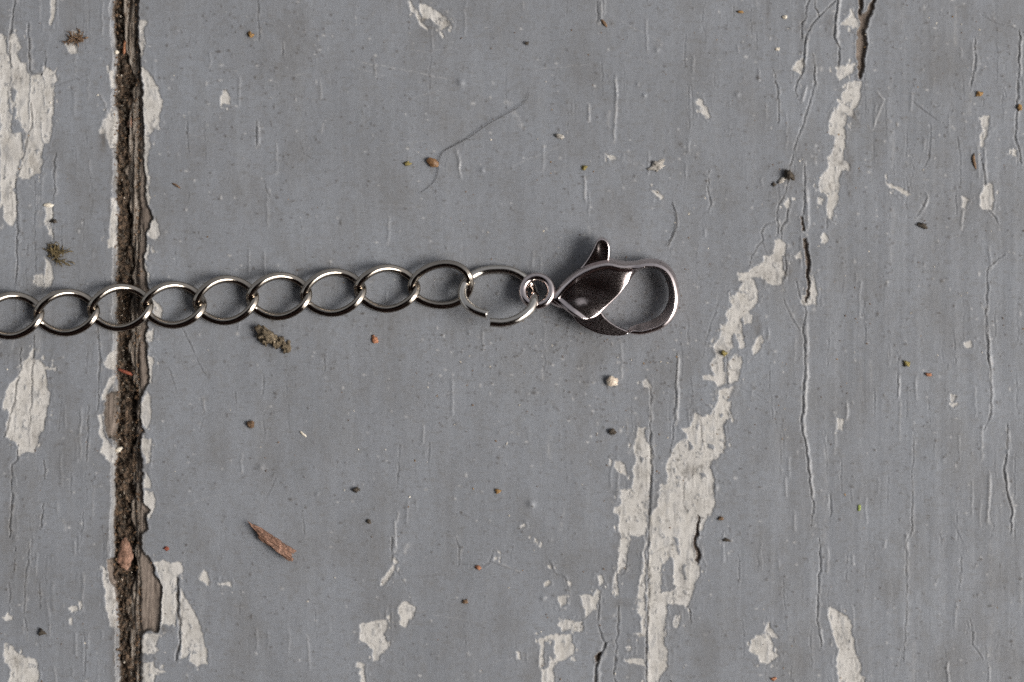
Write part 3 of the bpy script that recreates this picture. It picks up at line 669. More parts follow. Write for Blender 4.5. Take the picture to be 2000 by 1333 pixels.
def plank(side):
    ys = axis(-50, 1384, STEP, (-30000, 31000))
    if side > 0:
        us = axis(0, 1785, STEP, (None, 32000)); tab = EDGE_R
    else:
        us = axis(0, 280, STEP, (None, 30000)); tab = EDGE_L
    e = interp_tab(tab, ys) + 2.6 * vnoise(ys / 23, ys * 0, 61) + 1.5 * vnoise(ys / 7, ys * 0, 62) + .8 * vnoise(ys / 3.1, ys * 0, 65)
    ref = 268.0 if side > 0 else 224.0
    fade = np.exp(-us / 120.0)
    U, Yg = np.meshgrid(us, ys)
    X = ref + side * U + (e - ref)[:, None] * fade[None, :]
    h, white, wood, crack, pale, grime, speck = surface(X, Yg)
    if side < 0:   # worn pale arris along the joint
        ed = np.exp(-(U / 3.6) ** 2) * sstep(-.35, .3, fbm(X / 9, Yg / 38, 3, 64)) * .45
        white = np.maximum(white, ed); grime = grime * (1 - .8 * ed)
    # rounded shoulder at the joint, then the side wall going down
    h = h - 9.0 * np.exp(-(U / 3.2) ** 2)
    wall_z = np.array([-14, -24, -38, -60, -90.0])
    nW = len(wall_z)
    Xw = X[:, :1] - side * np.array([1.5, 2.0, 2.2, 2.0, 1.5])[None, :] + 1.2 * vnoise(wall_z[None, :] / 7 + 0 * Yg[:, :1], Yg[:, :1] / 9, 63)
    Yw = np.repeat(Yg[:, :1], nW, 1)
    Zw = np.repeat(wall_z[None, :], len(ys), 0)
    Xa = np.concatenate([Xw[:, ::-1], X], 1); Ya = np.concatenate([Yw, Yg], 1); Za = np.concatenate([Zw[:, ::-1], h], 1)
    def padw(a, v):
        return np.concatenate([np.full((len(ys), nW), v), a], 1)
    R = padw(white, 0.0); G = padw(wood, 1.0); B = padw(crack, 0.15)
    A1 = padw(pale, 0.0); A2 = padw(grime, .75); A3 = padw(speck, 0.0)
    nr, nc = Xa.shape
    V = np.stack([(Xa - 1000) * S, (666.5 - Ya) * S, Za * S], -1).reshape(-1, 3)
    idx = np.arange(nr * nc).reshape(nr, nc)
    a = idx[:-1, :-1].ravel(); b = idx[:-1, 1:].ravel(); c = idx[1:, 1:].ravel(); d = idx[1:, :-1].ravel()
    F = np.stack([a, d, c, b], 1) if side > 0 else np.stack([a, b, c, d], 1)
    me = make_mesh('plank', V, F, M_PLANK)
    for nm, ch in (('layers', (R, G, B)), ('marks', (A1, A2, A3))):
        at = me.color_attributes.new(nm, 'FLOAT_COLOR', 'POINT')
        col = np.ones((nr * nc, 4), np.float32)
        for k in range(3): col[:, k] = ch[k].ravel()
        at.data.foreach_set('color', col.ravel())
    o = link('plank', me, floor)
    o['label'] = ('wide grey plank to the right of the dark joint' if side > 0 else 'grey plank to the left of the dark joint')
    return o
plank(1)
plank(-1)

# ------------------------------------------------------------------ the joint between them: old wood below and packed dirt
def strip(name, x0, x1, zfun, mat, step=1.6):
    xs = np.arange(x0, x1 + .1, step); ys = axis(-50, 1384, 1.9, (-30000, 31000))
    X, Y = np.meshgrid(xs, ys)
    Z = zfun(X, Y)
    V = np.stack([(X - 1000) * S, (666.5 - Y) * S, Z * S], -1).reshape(-1, 3)
    nr, nc = X.shape
    idx = np.arange(nr * nc).reshape(nr, nc)
    F = np.stack([idx[:-1, :-1].ravel(), idx[1:, :-1].ravel(), idx[1:, 1:].ravel(), idx[:-1, 1:].ravel()], 1)
    return link(name, make_mesh(name, V, F, mat), floor)

def joint_wood_mat():
    m, nt, bs = new_mat('grey_joint_wood')
    n = noise_tex(nt, 22, 7, 0.8, (4.0, 0.35, 1))
    c = ramp(nt, n, [(0.28, (0.045, 0.035, 0.025)), (0.45, (0.14, 0.11, 0.085)), (0.6, (0.26, 0.232, 0.20)), (0.75, (0.42, 0.37, 0.31))])
    n2 = noise_tex(nt, 34, 5, 0.7)
    c = mix(nt, ramp(nt, n2, [(0.52, 0), (0.64, 1)]), c, (0.075, 0.05, 0.03))
    nt.links.new(c, bs.inputs['Base Color']); bs.inputs['Roughness'].default_value = 0.95
    bp = nd(nt, 'ShaderNodeBump', i_Strength=0.8, i_Distance=0.012)
    nt.links.new(n, bp.inputs['Height']); nt.links.new(bp.outputs['Normal'], bs.inputs['Normal'])
    return m
def dirt_mat():
    m, nt, bs = new_mat('packed_dirt')
    n = noise_tex(nt, 32, 6, 0.8)
    c = ramp(nt, n, [(0.34, (0.012, 0.010, 0.008)), (0.48, (0.06, 0.042, 0.028)), (0.60, (0.19, 0.125, 0.08)), (0.73, (0.38, 0.29, 0.20))])
    nt.links.new(c, bs.inputs['Base Color']); bs.inputs['Roughness'].default_value = 1.0
    bp = nd(nt, 'ShaderNodeBump', i_Strength=1.0, i_Distance=0.02)
    nt.links.new(n, bp.inputs['Height']); nt.links.new(bp.outputs['Normal'], bs.inputs['Normal'])
    return m
M_JW = joint_wood_mat(); M_DIRT = dirt_mat()

def z_wood(X, Y):
    lip = interp_tab([(-200,246),(60,244),(110,249),(170,250),(230,246),(300,248),(420,250),(560,252),(680,250),(760,262),(900,264),(980,255),(1100,262),(1180,245),(1260,246),(1340,258)], Y)
    z = -11 - 3.5 * fbm(X / 3.2, Y / 60, 3, 71) * 2.6 - 5 * fbm(X / 12, Y / 60, 3, 72)
    z -= 40 * sstep(4, -5, X - lip + 4 * vnoise(Y / 13, Y * 0, 73) + 9 * fbm(Y / 45, Y * 0, 2, 74))
    return z
w = strip('joint_board', 216, 282, z_wood, M_JW)
tag(w, 'rough grey board edge deep in the joint')
def z_dirt(X, Y):
    z = -24 + 15 * fbm(X / 10, Y / 16, 4, 76) + 9 * np.abs(fbm(X / 5, Y / 7, 3, 77)) + 9 * fbm(X / 30, Y / 70, 2, 78)
    z += 7 * sstep(.25, .7, fbm(X / 14, Y / 40, 3, 79))
    return z
dd = strip('packed_dirt', 215, 283, z_dirt, M_DIRT, 1.3)
dd['kind'] = 'stuff'

# ------------------------------------------------------------------ wires
def catmull(pts, n, closed=False):
    pts = np.asarray(pts, float); N = len(pts); out = []
    segs = N if closed else N - 1
    for i in range(segs):
        if closed: p0, p1, p2, p3 = pts[(i - 1) % N], pts[i], pts[(i + 1) % N], pts[(i + 2) % N]
        else: p0, p1, p2, p3 = pts[max(i - 1, 0)], pts[i], pts[i + 1], pts[min(i + 2, N - 1)]
        for k in range(n):
            t = k / n
            out.append(0.5 * ((2 * p1) + (-p0 + p2) * t + (2 * p0 - 5 * p1 + 4 * p2 - p3) * t * t + (-p0 + 3 * p1 - 3 * p2 + p3) * t ** 3))
    if not closed: out.append(pts[-1])
    return np.array(out)

def sweep(C, rad, closed=True, M=28, prof=None, cap_round=0.15):
    """tube round the centre line C (centimetres, (n,3)); prof(phi)->radius factor; phi=0 outward, 90 deg up"""
    n = len(C)
    if closed: T = np.roll(C, -1, 0) - np.roll(C, 1, 0)
    else:
        T = np.gradient(C, axis=0)
    T /= np.linalg.norm(T, axis=1)[:, None]
    up = np.array([0, 0, 1.0])
    Bn = up - T * (T @ up)[:, None]; Bn /= np.linalg.norm(Bn, axis=1)[:, None]
    Nn = np.cross(T, Bn)
    cen = C.mean(0)
    if np.sum((C - cen) * Nn) < 0: Nn = -Nn
    phi = np.linspace(0, 2 * math.pi, M, endpoint=False)
    pf = np.ones(M) if prof is None else np.array([prof(p) for p in phi])
    rad = np.broadcast_to(np.asarray(rad, float), (n,))
    V = C[:, None, :] + rad[:, None, None] * pf[None, :, None] * (np.cos(phi)[None, :, None] * Nn[:, None, :] + np.sin(phi)[None, :, None] * Bn[:, None, :])
    V = V.reshape(-1, 3)
    rows = n if closed else n - 1
    i = np.arange(rows)[:, None]; j = np.arange(M)[None, :]
    a = (i * M + j); b = (i * M + (j + 1) % M); i2 = (i + 1) % n
    c = (i2 * M + (j + 1) % M); d = (i2 * M + j)
    F = np.stack([np.broadcast_to(a, (rows, M)).ravel(), b.ravel() if b.shape == (rows, M) else np.broadcast_to(b, (rows, M)).ravel(), c.ravel(), d.ravel()], 1)
    faces = [tuple(map(int, f)) for f in F]
    if not closed:
        V = list(map(tuple, V))
        for end, ring in ((0, 0), (n - 1, (n - 1) * M)):
            ccen = len(V); V.append(tuple(C[end]))
            for k in range(M):
                q = (ring + k, ring + (k + 1) % M, ccen)
                faces.append(q if end else q[::-1])
        V = np.array(V)
    return V, faces

def fix_normals(me):
    import bmesh
    bm = bmesh.new(); bm.from_mesh(me)
    bmesh.ops.recalc_face_normals(bm, faces=bm.faces)
    bm.to_mesh(me); bm.free()
    return me

def wire_prof(p):
    # slightly flattened drawn wire with a shallow groove along its upper outer face
    g = 0.0
    for c0, wd, am in ((math.radians(62), .22, .15), (math.radians(-118), .3, .08)):
        dlt = (p - c0 + math.pi) % (2 * math.pi) - math.pi
        g += am * math.exp(-(dlt / wd) ** 2)
    return 1.0 - g

# ------------------------------------------------------------------ chain
LINKS = [(-188,632),(-83,624),(22,617),(130,611),(235,601),(339,596),(441,587),(545,579),(651,572),(756,564)]
WR = 7.8
def link_curve(cx, cy, a, b, c, ang, z0, n=96, roll=0.0):
    t = np.linspace(0, 2 * math.pi, n, endpoint=False)
    # slightly pointed oval: the ends are tighter than an ellipse
    x = a * np.cos(t); y = b * np.sin(t) * (1 - .20 * np.cos(t) ** 2)
    z = z0 - c * np.sin(2 * t) + y * roll
    ca, sa = math.cos(ang), math.sin(ang)
    return np.stack([cx + ca * x - sa * y, cy - (sa * x + ca * y), z], 1)

chain = empty('chain', P(450, 590, 0))
tag(chain, 'thin gunmetal curb chain of oval links running in from the left edge', 'chain')
def add_child(name, me, parent):
    o = bpy.data.objects.new(name, me)
    sc.collection.objects.link(o)
    o.parent = parent
    o.location = -Vector(parent.location)
    return o
LR = random.Random(5)
for i, (cx, cy) in enumerate(LINKS):
    ang = math.radians(4.2 + LR.uniform(-3.5, 3.5))
    pts = PN(link_curve(cx, cy, 57.8, 40.5 + LR.uniform(-1.2, 1.2), 12.0 + LR.uniform(-1.5, 1.5), ang, 19.5 + LR.uniform(-1.5, 2), 96, LR.uniform(-.10, .12)))
    V, F = sweep(pts, WR * S, True, 28, wire_prof)
    add_child('link', fix_normals(make_mesh('link', V, F, M_CHAIN)), chain)
# end link, tilted so that it hooks over the open ring
tt = np.radians([-180,-150,-120,-90,-60,-40,-20,0,15,30,60,90,120,150])
zz = [17, 9, 7, 7, 7.5, 9, 15, 27, 34, 35, 31, 27, 27, 25]
t = np.linspace(-math.pi, math.pi, 110, endpoint=False)
zi = np.interp(t, np.append(tt, math.pi), zz + [17])
ker = np.array([1, 2, 3, 4, 3, 2, 1.0]); ker /= ker.sum()
zi = np.convolve(np.concatenate([zi[-3:], zi, zi[:3]]), ker, 'valid')
ca, sa = math.cos(math.radians(6)), math.sin(math.radians(6))
ex = 57.5 * np.cos(t); ey = 40 * np.sin(t) * (1 + .12 * np.cos(t))
pts = PN(np.stack([861 + ca * ex - sa * ey, 557 - (sa * ex + ca * ey), zi], 1))
V, F = sweep(pts, WR * S, True, 28, wire_prof)
eo = add_child('link', fix_normals(make_mesh('link', V, F, M_CHAIN)), chain)
eo['label'] = 'last link of the chain, hooked into the open ring'

# ------------------------------------------------------------------ open jump ring
rp = [(957,630),(985,631),(1013,622),(1036,604),(1044,584),(1042,566),(1026,545),(999,530),(970,527),(940,531),(918,543),(905,560),(903,579),(913,596),(931,608),(952,615)]
rc = []
for k, (x, y) in enumerate(rp):
    z = {3: 60, 4: 46, 5: 15, 6: 8, 7: 8}.get(k, 8 + 0.62 * (y - 527))
    if k < 2: z -= 3
    rc.append((x, y, max(z, 8)))
ringC = PN(catmull(rc, 9))
V, F = sweep(ringC, 8.9 * S, False, 28)
ring = link('jump_ring', fix_normals(make_mesh('jump_ring', V, F, M_RING)))
for p_ in ring.data.polygons:
    if len(p_.vertices) == 3: p_.use_smooth = False
recenter(ring, P(975, 580, 0))
tag(ring, 'open round wire ring with a gap at its lower edge, joining chain end to clasp', 'jump ring')

# ------------------------------------------------------------------ lobster clasp, sculpted as a distance field
def surface_nets(Fd, origin, h):
    """Fd<0 inside; returns vertices and quads"""
    nx, ny, nz = Fd.shape
    ins = Fd < 0
    corner = [(i, j, k) for i in (0, 1) for j in (0, 1) for k in (0, 1)]
    cnt = np.zeros((nx - 1, ny - 1, nz - 1), np.int8)
    def sub(A, c): return A[c[0]:nx - 1 + c[0], c[1]:ny - 1 + c[1], c[2]:nz - 1 + c[2]]
    for c in corner: cnt += sub(ins, c)
    act = (cnt > 0) & (cnt < 8)
    ids = np.full(act.shape, -1, np.int64)
    ids[act] = np.arange(act.sum())
    acc = np.zeros((act.sum(), 3)); num = np.zeros(act.sum())
    for i1, c in enumerate(corner):
        for ax in range(3):
            if c[ax]: continue
            c2 = list(c); c2[ax] = 1
            f0 = sub(Fd, c)[act]; f1 = sub(Fd, tuple(c2))[act]
            m = (f0 < 0) != (f1 < 0)
            tt_ = np.where(m, f0 / (f0 - f1 + 1e-12 * (f0 == f1)), 0)
            pos = np.tile(np.array(c, float), (len(f0), 1)); pos[:, ax] = tt_
            acc[m] += pos[m]; num[m] += 1
    base = np.argwhere(act).astype(float)
    V = (base + acc / num[:, None]) * h + np.array(origin)
    Q = []
    for ax in range(3):
        o1, o2 = [a for a in range(3) if a != ax]
        sl0 = [slice(1, -1)] * 3; sl0[ax] = slice(0, -1)
        sl1 = [slice(1, -1)] * 3; sl1[ax] = slice(1, None)
        A = ins[tuple(sl0)]; B = ins[tuple(sl1)]
        e = np.argwhere(A != B)
        sgn = A[tuple(e.T)]
        e = e.copy(); e[:, o1] += 1; e[:, o2] += 1
        def g(d1, d2):
            q = e.copy(); q[:, o1] -= d1; q[:, o2] -= d2
            return ids[q[:, 0], q[:, 1], q[:, 2]]
        q = np.stack([g(1, 1), g(0, 1), g(0, 0), g(1, 0)], 1)
        flip = sgn if ax != 1 else ~sgn
        q[~flip] = q[~flip][:, ::-1]
        Q.append(q)
    Q = np.concatenate(Q)
    Q = Q[(Q >= 0).all(1)]
    # pull onto the surface and relax
    G = np.stack(np.gradient(Fd, h), -1)
    def samp(A, p):
        q = (p - np.array(origin)) / h
        i0 = np.clip(np.floor(q).astype(int), 0, np.array(Fd.shape) - 2); f = q - i0
        out = 0
        for c in corner:
            w_ = np.prod([f[:, a] if c[a] else 1 - f[:, a] for a in range(3)], 0)
            v = A[i0[:, 0] + c[0], i0[:, 1] + c[1], i0[:, 2] + c[2]]
            out = out + (w_[:, None] * v if v.ndim == 2 else w_ * v)
        return out
    E = np.concatenate([Q[:, [0, 1]], Q[:, [1, 2]], Q[:, [2, 3]], Q[:, [3, 0]]])
    for it in range(4):
        ac = np.zeros_like(V); nn = np.zeros(len(V))
        for a in range(3):
            ac[:, a] = np.bincount(E[:, 0], V[E[:, 1], a], len(V)) + np.bincount(E[:, 1], V[E[:, 0], a], len(V))
        nn = np.bincount(E[:, 0], minlength=len(V)) + np.bincount(E[:, 1], minlength=len(V))
        V = V * .5 + .5 * ac / nn[:, None]
        f = samp(Fd, V); g = samp(G, V)
        V = V - g * (f / (np.sum(g * g, 1) + 1e-6))[:, None] * .9
    return V, Q

def smin(a, b, k):
    hh = np.clip(.5 + .5 * (b - a) / k, 0, 1)
    return b * (1 - hh) + a * hh - k * hh * (1 - hh)
def smax(a, b, k): return -smin(-a, -b, k)

def grid3(x0, x1, y0, y1, z0, z1, h):
    xs = np.arange(x0, x1, h); ys = np.arange(y0, y1, h); zs = np.arange(z0, z1, h)
    return xs, ys, zs
def field(x0, x1, y0, y1, z0, z1, h, fn):
    xs, ys, zs = grid3(x0, x1, y0, y1, z0, z1, h)
    X2, Y2 = np.meshgrid(xs, ys, indexing='ij')
    Fd = fn(X2, Y2, zs)
    V, Q = surface_nets(Fd, (x0, y0, z0), h)
    return PN(V), Q

OUT = catmull([(1079,588),(1088,572),(1101,556),(1122,537),(1148,522),(1172,514),(1192,512),(1214,517),(1238,518),(1262,513),(1286,515),(1305,525),(1318,543),(1325,566),(1327,588),(1323,610),(1313,629),(1297,644),(1276,653),(1254,658),(1236,657),(1228,653),
       (1231,646),(1247,641),(1267,635),(1285,625),(1298,609),(1305,589),(1304,567),(1297,549),(1285,537),(1269,531),(1252,532),(1237,543),(1224,560),(1211,577),(1196,592),(1182,605),(1176,611),(1168,619),(1154,626),(1138,627),(1120,620),(1103,609),(1088,598)], 4, True)
HOLEP = catmull([(1228,650),(1231,646),(1247,641),(1267,635),(1285,625),(1298,609),(1305,589),(1304,567),(1297,549),(1285,537),(1269,531),(1252,532),(1237,543),(1224,560),(1211,577),(1196,592),(1182,606),(1175,620),(1200,640)], 4, True)
OUTER = catmull([(1079,588),(1088,572),(1101,556),(1122,537),(1148,522),(1172,514),(1192,512),(1214,517),(1238,518),(1262,513),(1286,515),(1305,525),(1318,543),(1325,566),(1327,588),(1323,610),(1313,629),(1297,644),(1276,653),(1254,658),(1236,657),(1200,656),(1170,650),(1142,638),(1124,625),(1104,611),(1088,598)], 4, True)
def lean(s2, Y, zs, amt=13.0):
    """the clasp lies tipped: its lower side is shifted towards the top of the picture"""
    hstep = Y[0, 1] - Y[0, 0]; n = s2.shape[1]; j = np.arange(n); out = np.empty(s2.shape + (len(zs),))
    for k, z in enumerate(zs):
        q = j + amt * max(0.0, 1 - z / 62.0) / hstep
        i0 = np.clip(np.floor(q).astype(int), 0, n - 2); f = np.clip(q - i0, 0, 1)
        out[:, :, k] = s2[:, i0] * (1 - f) + s2[:, i0 + 1] * f
    return out
def clasp_body(X, Y, zs):
    s2 = lean(-poly_sd(X, Y, OUT), Y, zs)                    # negative inside
    Z = zs[None, None, :]
    X3, Y3 = X[:, :, None], Y[:, :, None]
    # half thickness falls from the body to the tip of the hook
    th = np.degrees(np.arctan2(-(Y3 - 590), X3 - 1262))
    tip = sstep(20, -100, th) * (X3 > 1222)
    half = 27.0 - 5 * sstep(1205, 1300, X3) - 4 * tip
    half = half - 12 * sstep(1125, 1085, X3)
    zc = 35.0
    q = np.abs(Z - zc) / half
    belly = 6.0 * (q ** 2.2)                                   # walls swell towards mid height
    r = 3.0
    w1 = s2 + r + np.minimum(belly, 9) - 1.5; w2 = np.abs(Z - zc) - half + r
    d = np.minimum(np.maximum(w1, w2), 0) + np.sqrt(np.maximum(w1, 0) ** 2 + np.maximum(w2, 0) ** 2) - r
    so = lean(-poly_sd(X, Y, OUTER), Y, zs)
    dout = -so
    din = np.maximum(-poly_sd(X, Y, HOLEP)[:, :, None], 0)
    # the rim leans outwards all round; on the hook the inner face falls steeply, on the body it rolls over softly
    hk = sstep(1232, 1252, X3 + (Y3 - 530) * .25)
    top = zc + half
    rim = np.maximum(0, 9.5 - dout) * .44
    hook = rim + np.maximum(0, dout - 9.5) * 2.9
    roll = .0032 * np.maximum(0, 50 - din) ** 2
    g1_ = np.exp(-((X3 - 1150) / 46) ** 2 - ((Y3 - 572) / 26) ** 2)
    body = rim + roll + 6.0 * g1_ + 4.5 * sstep(6, 16, dout)
    ztop = top - hook * hk - body * (1 - hk)
    d = smax(d, (Z - ztop) * .66, 1.6)
    return d
LEV = catmull([(1086,582),(1098,562),(1119,542),(1138,521),(1152,501),(1161,483),(1167,471),(1176,467),(1186,472),(1191,484),(1191,503),(1186,522),(1160,545),(1130,570),(1105,590)], 4, True)
GATE = catmull([(1112,596),(1140,590),(1165,600),(1174,611),(1183,624),(1198,636),(1214,645),(1226,650),(1226,656),(1212,659),(1188,658),(1165,653),(1143,643),(1124,628)], 4, True)
def lever(X, Y, zs):
    Z = zs[None, None, :]; X3, Y3 = X[:, :, None], Y[:, :, None]
    def ext(poly, zc, half, r):
        s2 = lean(-poly_sd(X, Y, poly), Y, zs, 8.0)
        w1 = s2 + r; w2 = np.abs(Z - zc) - half + r
        return np.minimum(np.maximum(w1, w2), 0) + np.sqrt(np.maximum(w1, 0) ** 2 + np.maximum(w2, 0) ** 2) - r
    up = sstep(530, 470, Y3)
    d1 = ext(LEV, 30 + 8 * up, 15 + 0 * up, 3.5)
    a = np.sqrt(((X3 - 1176) / 13) ** 2 + ((Y3 - 497) / 26) ** 2 + ((Z - 57) / 8) ** 2)   # thumb hollow
    d1 = smax(d1, -(a - 1) * 8, 2.5)
    d2 = ext(GATE, 33, 14, 3.0)
    s = (Z - 47) + np.clip((X3 - 1165), 0, 80) * .10
    d2 = smax(d2, s, 1.5)
    return smin(d1, d2, 3.0)

clasp = empty('lobster_clasp', P(1200, 590, 0))
tag(clasp, 'dark polished metal lobster claw clasp with a thumb lever, lying on its side', 'clasp')
V, Q = field(1066, 1340, 482, 676, 0, 72, 1.3, clasp_body)
add_child('hook_body', fix_normals(make_mesh('hook_body', V, Q, M_CLASP)), clasp)
V, Q = field(1072, 1240, 450, 676, 8, 64, 1.3, lever)
add_child('trigger_lever', fix_normals(make_mesh('trigger_lever', V, Q, M_CLASP)), clasp)
# round swivel eye at the end of the clasp
t = np.linspace(0, 2 * math.pi, 72, endpoint=False)
EC = np.stack([1049 + 28 * np.cos(t), 569 - 28 * np.sin(t), 31 - 7 * np.sin(t) + 3 * np.cos(t)], 1)
V, F = sweep(PN(EC), 7.8 * S, True, 28, lambda p: 1.0 + .6 * abs(math.sin(p)) ** 1.5)
add_child('eyelet', fix_normals(make_mesh('eyelet', V, F, M_CLASP)), clasp)
NK = catmull([(1069,576,32),(1079,583,33),(1092,588,34),(1106,590,35)], 6)
V, F = sweep(PN(NK), np.linspace(9, 15, len(NK)) * S, False, 20)
add_child('neck', fix_normals(make_mesh('neck', V, F, M_CLASP)), clasp)
PNN = PN(np.array([(1174,601,40),(1179,602,40.5),(1183,602,41)], float))
V, F = sweep(PNN, 1.8 * S, False, 12)
add_child('spring_pin', fix_normals(make_mesh('spring_pin', V, F, M_CLASP)), clasp)

# ------------------------------------------------------------------ unseen roof, added to block the sky and darken reflections in the metal
def wood_dark():
    m, nt, bs = new_mat('dark_blocker_boards')
    nt.links.new(ramp(nt, noise_tex(nt, .05, 5, .7, (1, 12, 1)), [(.3, (.075, .042, .037)), (.7, (.19, .11, .098))]), bs.inputs['Base Color'])
    bs.inputs['Roughness'].default_value = .8
    return m
M_BLOCKER = wood_dark()
def box_mesh(name, x0, x1, y0, y1, z0, z1, mat):
    v = [(x, y, z) for z in (z0, z1) for y in (y0, y1) for x in (x0, x1)]
    f = [(0, 2, 3, 1), (4, 5, 7, 6), (0, 1, 5, 4), (2, 6, 7, 3), (0, 4, 6, 2), (1, 3, 7, 5)]
    return make_mesh(name, np.array(v, float), f, mat, False)
roof = empty('added_sky_blocker', (0, 0, 230))
roof['kind'] = 'structure'
RX0, RX1, RY0, RY1 = -420, 135, -420, 78
n_b = 30; wb = (RY1 - RY0) / n_b
board_me = box_mesh('blocker_slat', RX0, RX1, .4, wb - .4, 0, 2.2, M_BLOCKER)
for k in range(n_b):
    o = link('blocker_slat', board_me, roof); o.location = (0, RY0 + k * wb, 0)
raft_me = box_mesh('blocker_beam', 0, 5, RY0, RY1, -14, -.3, M_BLOCKER)
for k in range(8):
    o = link('blocker_beam', raft_me, roof); o.location = (RX0 + 8 + k * (RX1 - RX0 - 21) / 7, 0, 0)

# unseen wall of overlapping dark boards, added to darken the metal's lower faces
wall = empty('added_side_blocker', (0, -175, 0))
wall['kind'] = 'structure'
sid_v = np.array([(-420, 0, 0), (135, 0, 0), (-420, -1.2, 15.5), (135, -1.2, 15.5), (-420, -4, 0), (135, -4, 0), (-420, -4, 15.5), (135, -4, 15.5)], float)
sid_me = make_mesh('side_blocker_slat', sid_v, [(0, 1, 3, 2), (4, 6, 7, 5), (0, 4, 5, 1), (2, 3, 7, 6), (0, 2, 6, 4), (1, 5, 7, 3)], M_BLOCKER, False)
for k in range(15):
    o = link('side_blocker_slat', sid_me, wall); o.location = (0, 0, 1 + k * 15.2)

# ------------------------------------------------------------------ crumbs and bits lying on the boards
def blob(name, px, py, lx, ly, lz, ang, mat, seed, rough=.25, sub=3, z=None, pinch=0.0, bend=0.0):
    """an irregular crumb resting on the boards: lengths in pixels along and across, angle in degrees (picture, clockwise)"""
    import bmesh
    from mathutils import noise
    bm = bmesh.new()
    bmesh.ops.create_icosphere(bm, subdivisions=sub, radius=1.0)
    ca, sa = math.cos(math.radians(-ang)), math.sin(math.radians(-ang))
    off = Vector((seed * 3.7, seed * 1.3, seed * 7.1))
    for v in bm.verts:
        p = v.co.copy()
        k = 1 + rough * noise.noise(p * 1.3 + off) * 1.9 + rough * 1.3 * noise.noise(p * 2.9 + off) + rough * .7 * noise.noise(p * 7 + off)
        x, y, zc = p.x * k, p.y * k, p.z * k
        tp = 1 - pinch * (x * .5 + .5)
        x2 = x * lx / 2; y2 = y * ly / 2 * tp + bend * (x * x - .5); z2 = zc * lz / 2 * tp
        v.co = Vector((ca * x2 - sa * y2, sa * x2 + ca * y2, z2)) * S
    zmin = min(v.co.z for v in bm.verts)
    z0 = (0.3 if z is None else z) * S
    for v in bm.verts: v.co.z -= zmin + .12 * lz * S
    me = bpy.data.meshes.new(name); bm.to_mesh(me); bm.free()
    me.polygons.foreach_set('use_smooth', [True] * len(me.polygons))
    me.materials.append(mat)
    o = link(name, me)
    o.location = ((px - 1000) * S, (666.5 - py) * S, z0)
    return o

C_DIRT = crumb_material('soil_clump', (0.035, 0.026, 0.016), (0.19, 0.145, 0.09), 30, .9, (0.48, 0.42, 0.33), .6)
C_BARK = crumb_material('bark_sliver', (0.08, 0.042, 0.026), (0.30, 0.165, 0.11), 26, .75, (0.50, 0.36, 0.29), .8)
C_SEED = crumb_material('brown_seed', (0.07, 0.035, 0.015), (0.24, 0.125, 0.05), 22, .5)
C_STONE = crumb_material('pale_stone', (0.42, 0.33, 0.25), (0.72, 0.64, 0.53), 30, .7)
C_ORANGE = crumb_material('orange_crumb', (0.19, 0.075, 0.035), (0.40, 0.18, 0.095), 50, .8)
C_AMBER = crumb_material('amber_crumb', (0.11, 0.06, 0.02), (0.36, 0.20, 0.06), 60, .6)
C_YELLOW = crumb_material('yellow_crumb', (0.10, 0.075, 0.02), (0.31, 0.25, 0.08), 60, .7)
C_DARK = crumb_material('dark_crumb', (0.018, 0.014, 0.011), (0.075, 0.058, 0.04), 50, .85)
C_BROWN = crumb_material('brown_crumb', (0.05, 0.028, 0.014), (0.20, 0.12, 0.065), 50, .8)
C_GREEN = crumb_material('green_speck', (0.16, 0.20, 0.05), (0.32, 0.38, 0.10), 60, .7)
C_PALE = crumb_material('pale_flake', (0.50, 0.43, 0.33), (0.74, 0.68, 0.58), 40, .7)
C_DULL = crumb_material('dull_flake', (0.20, 0.18, 0.155), (0.42, 0.39, 0.35), 40, .85)
C_MOSS = crumb_material('dry_moss', (0.045, 0.032, 0.015), (0.15, 0.11, 0.045), 60, .9)
C_RUST = crumb_material('red_brown_splinter', (0.10, 0.022, 0.012), (0.30, 0.075, 0.035), 40, .6)
C_HAIR, _nt, _b = new_mat('dark_hair'); _b.inputs['Base Color'].default_value = (0.03, 0.026, 0.024, 1); _b.inputs['Roughness'].default_value = .5

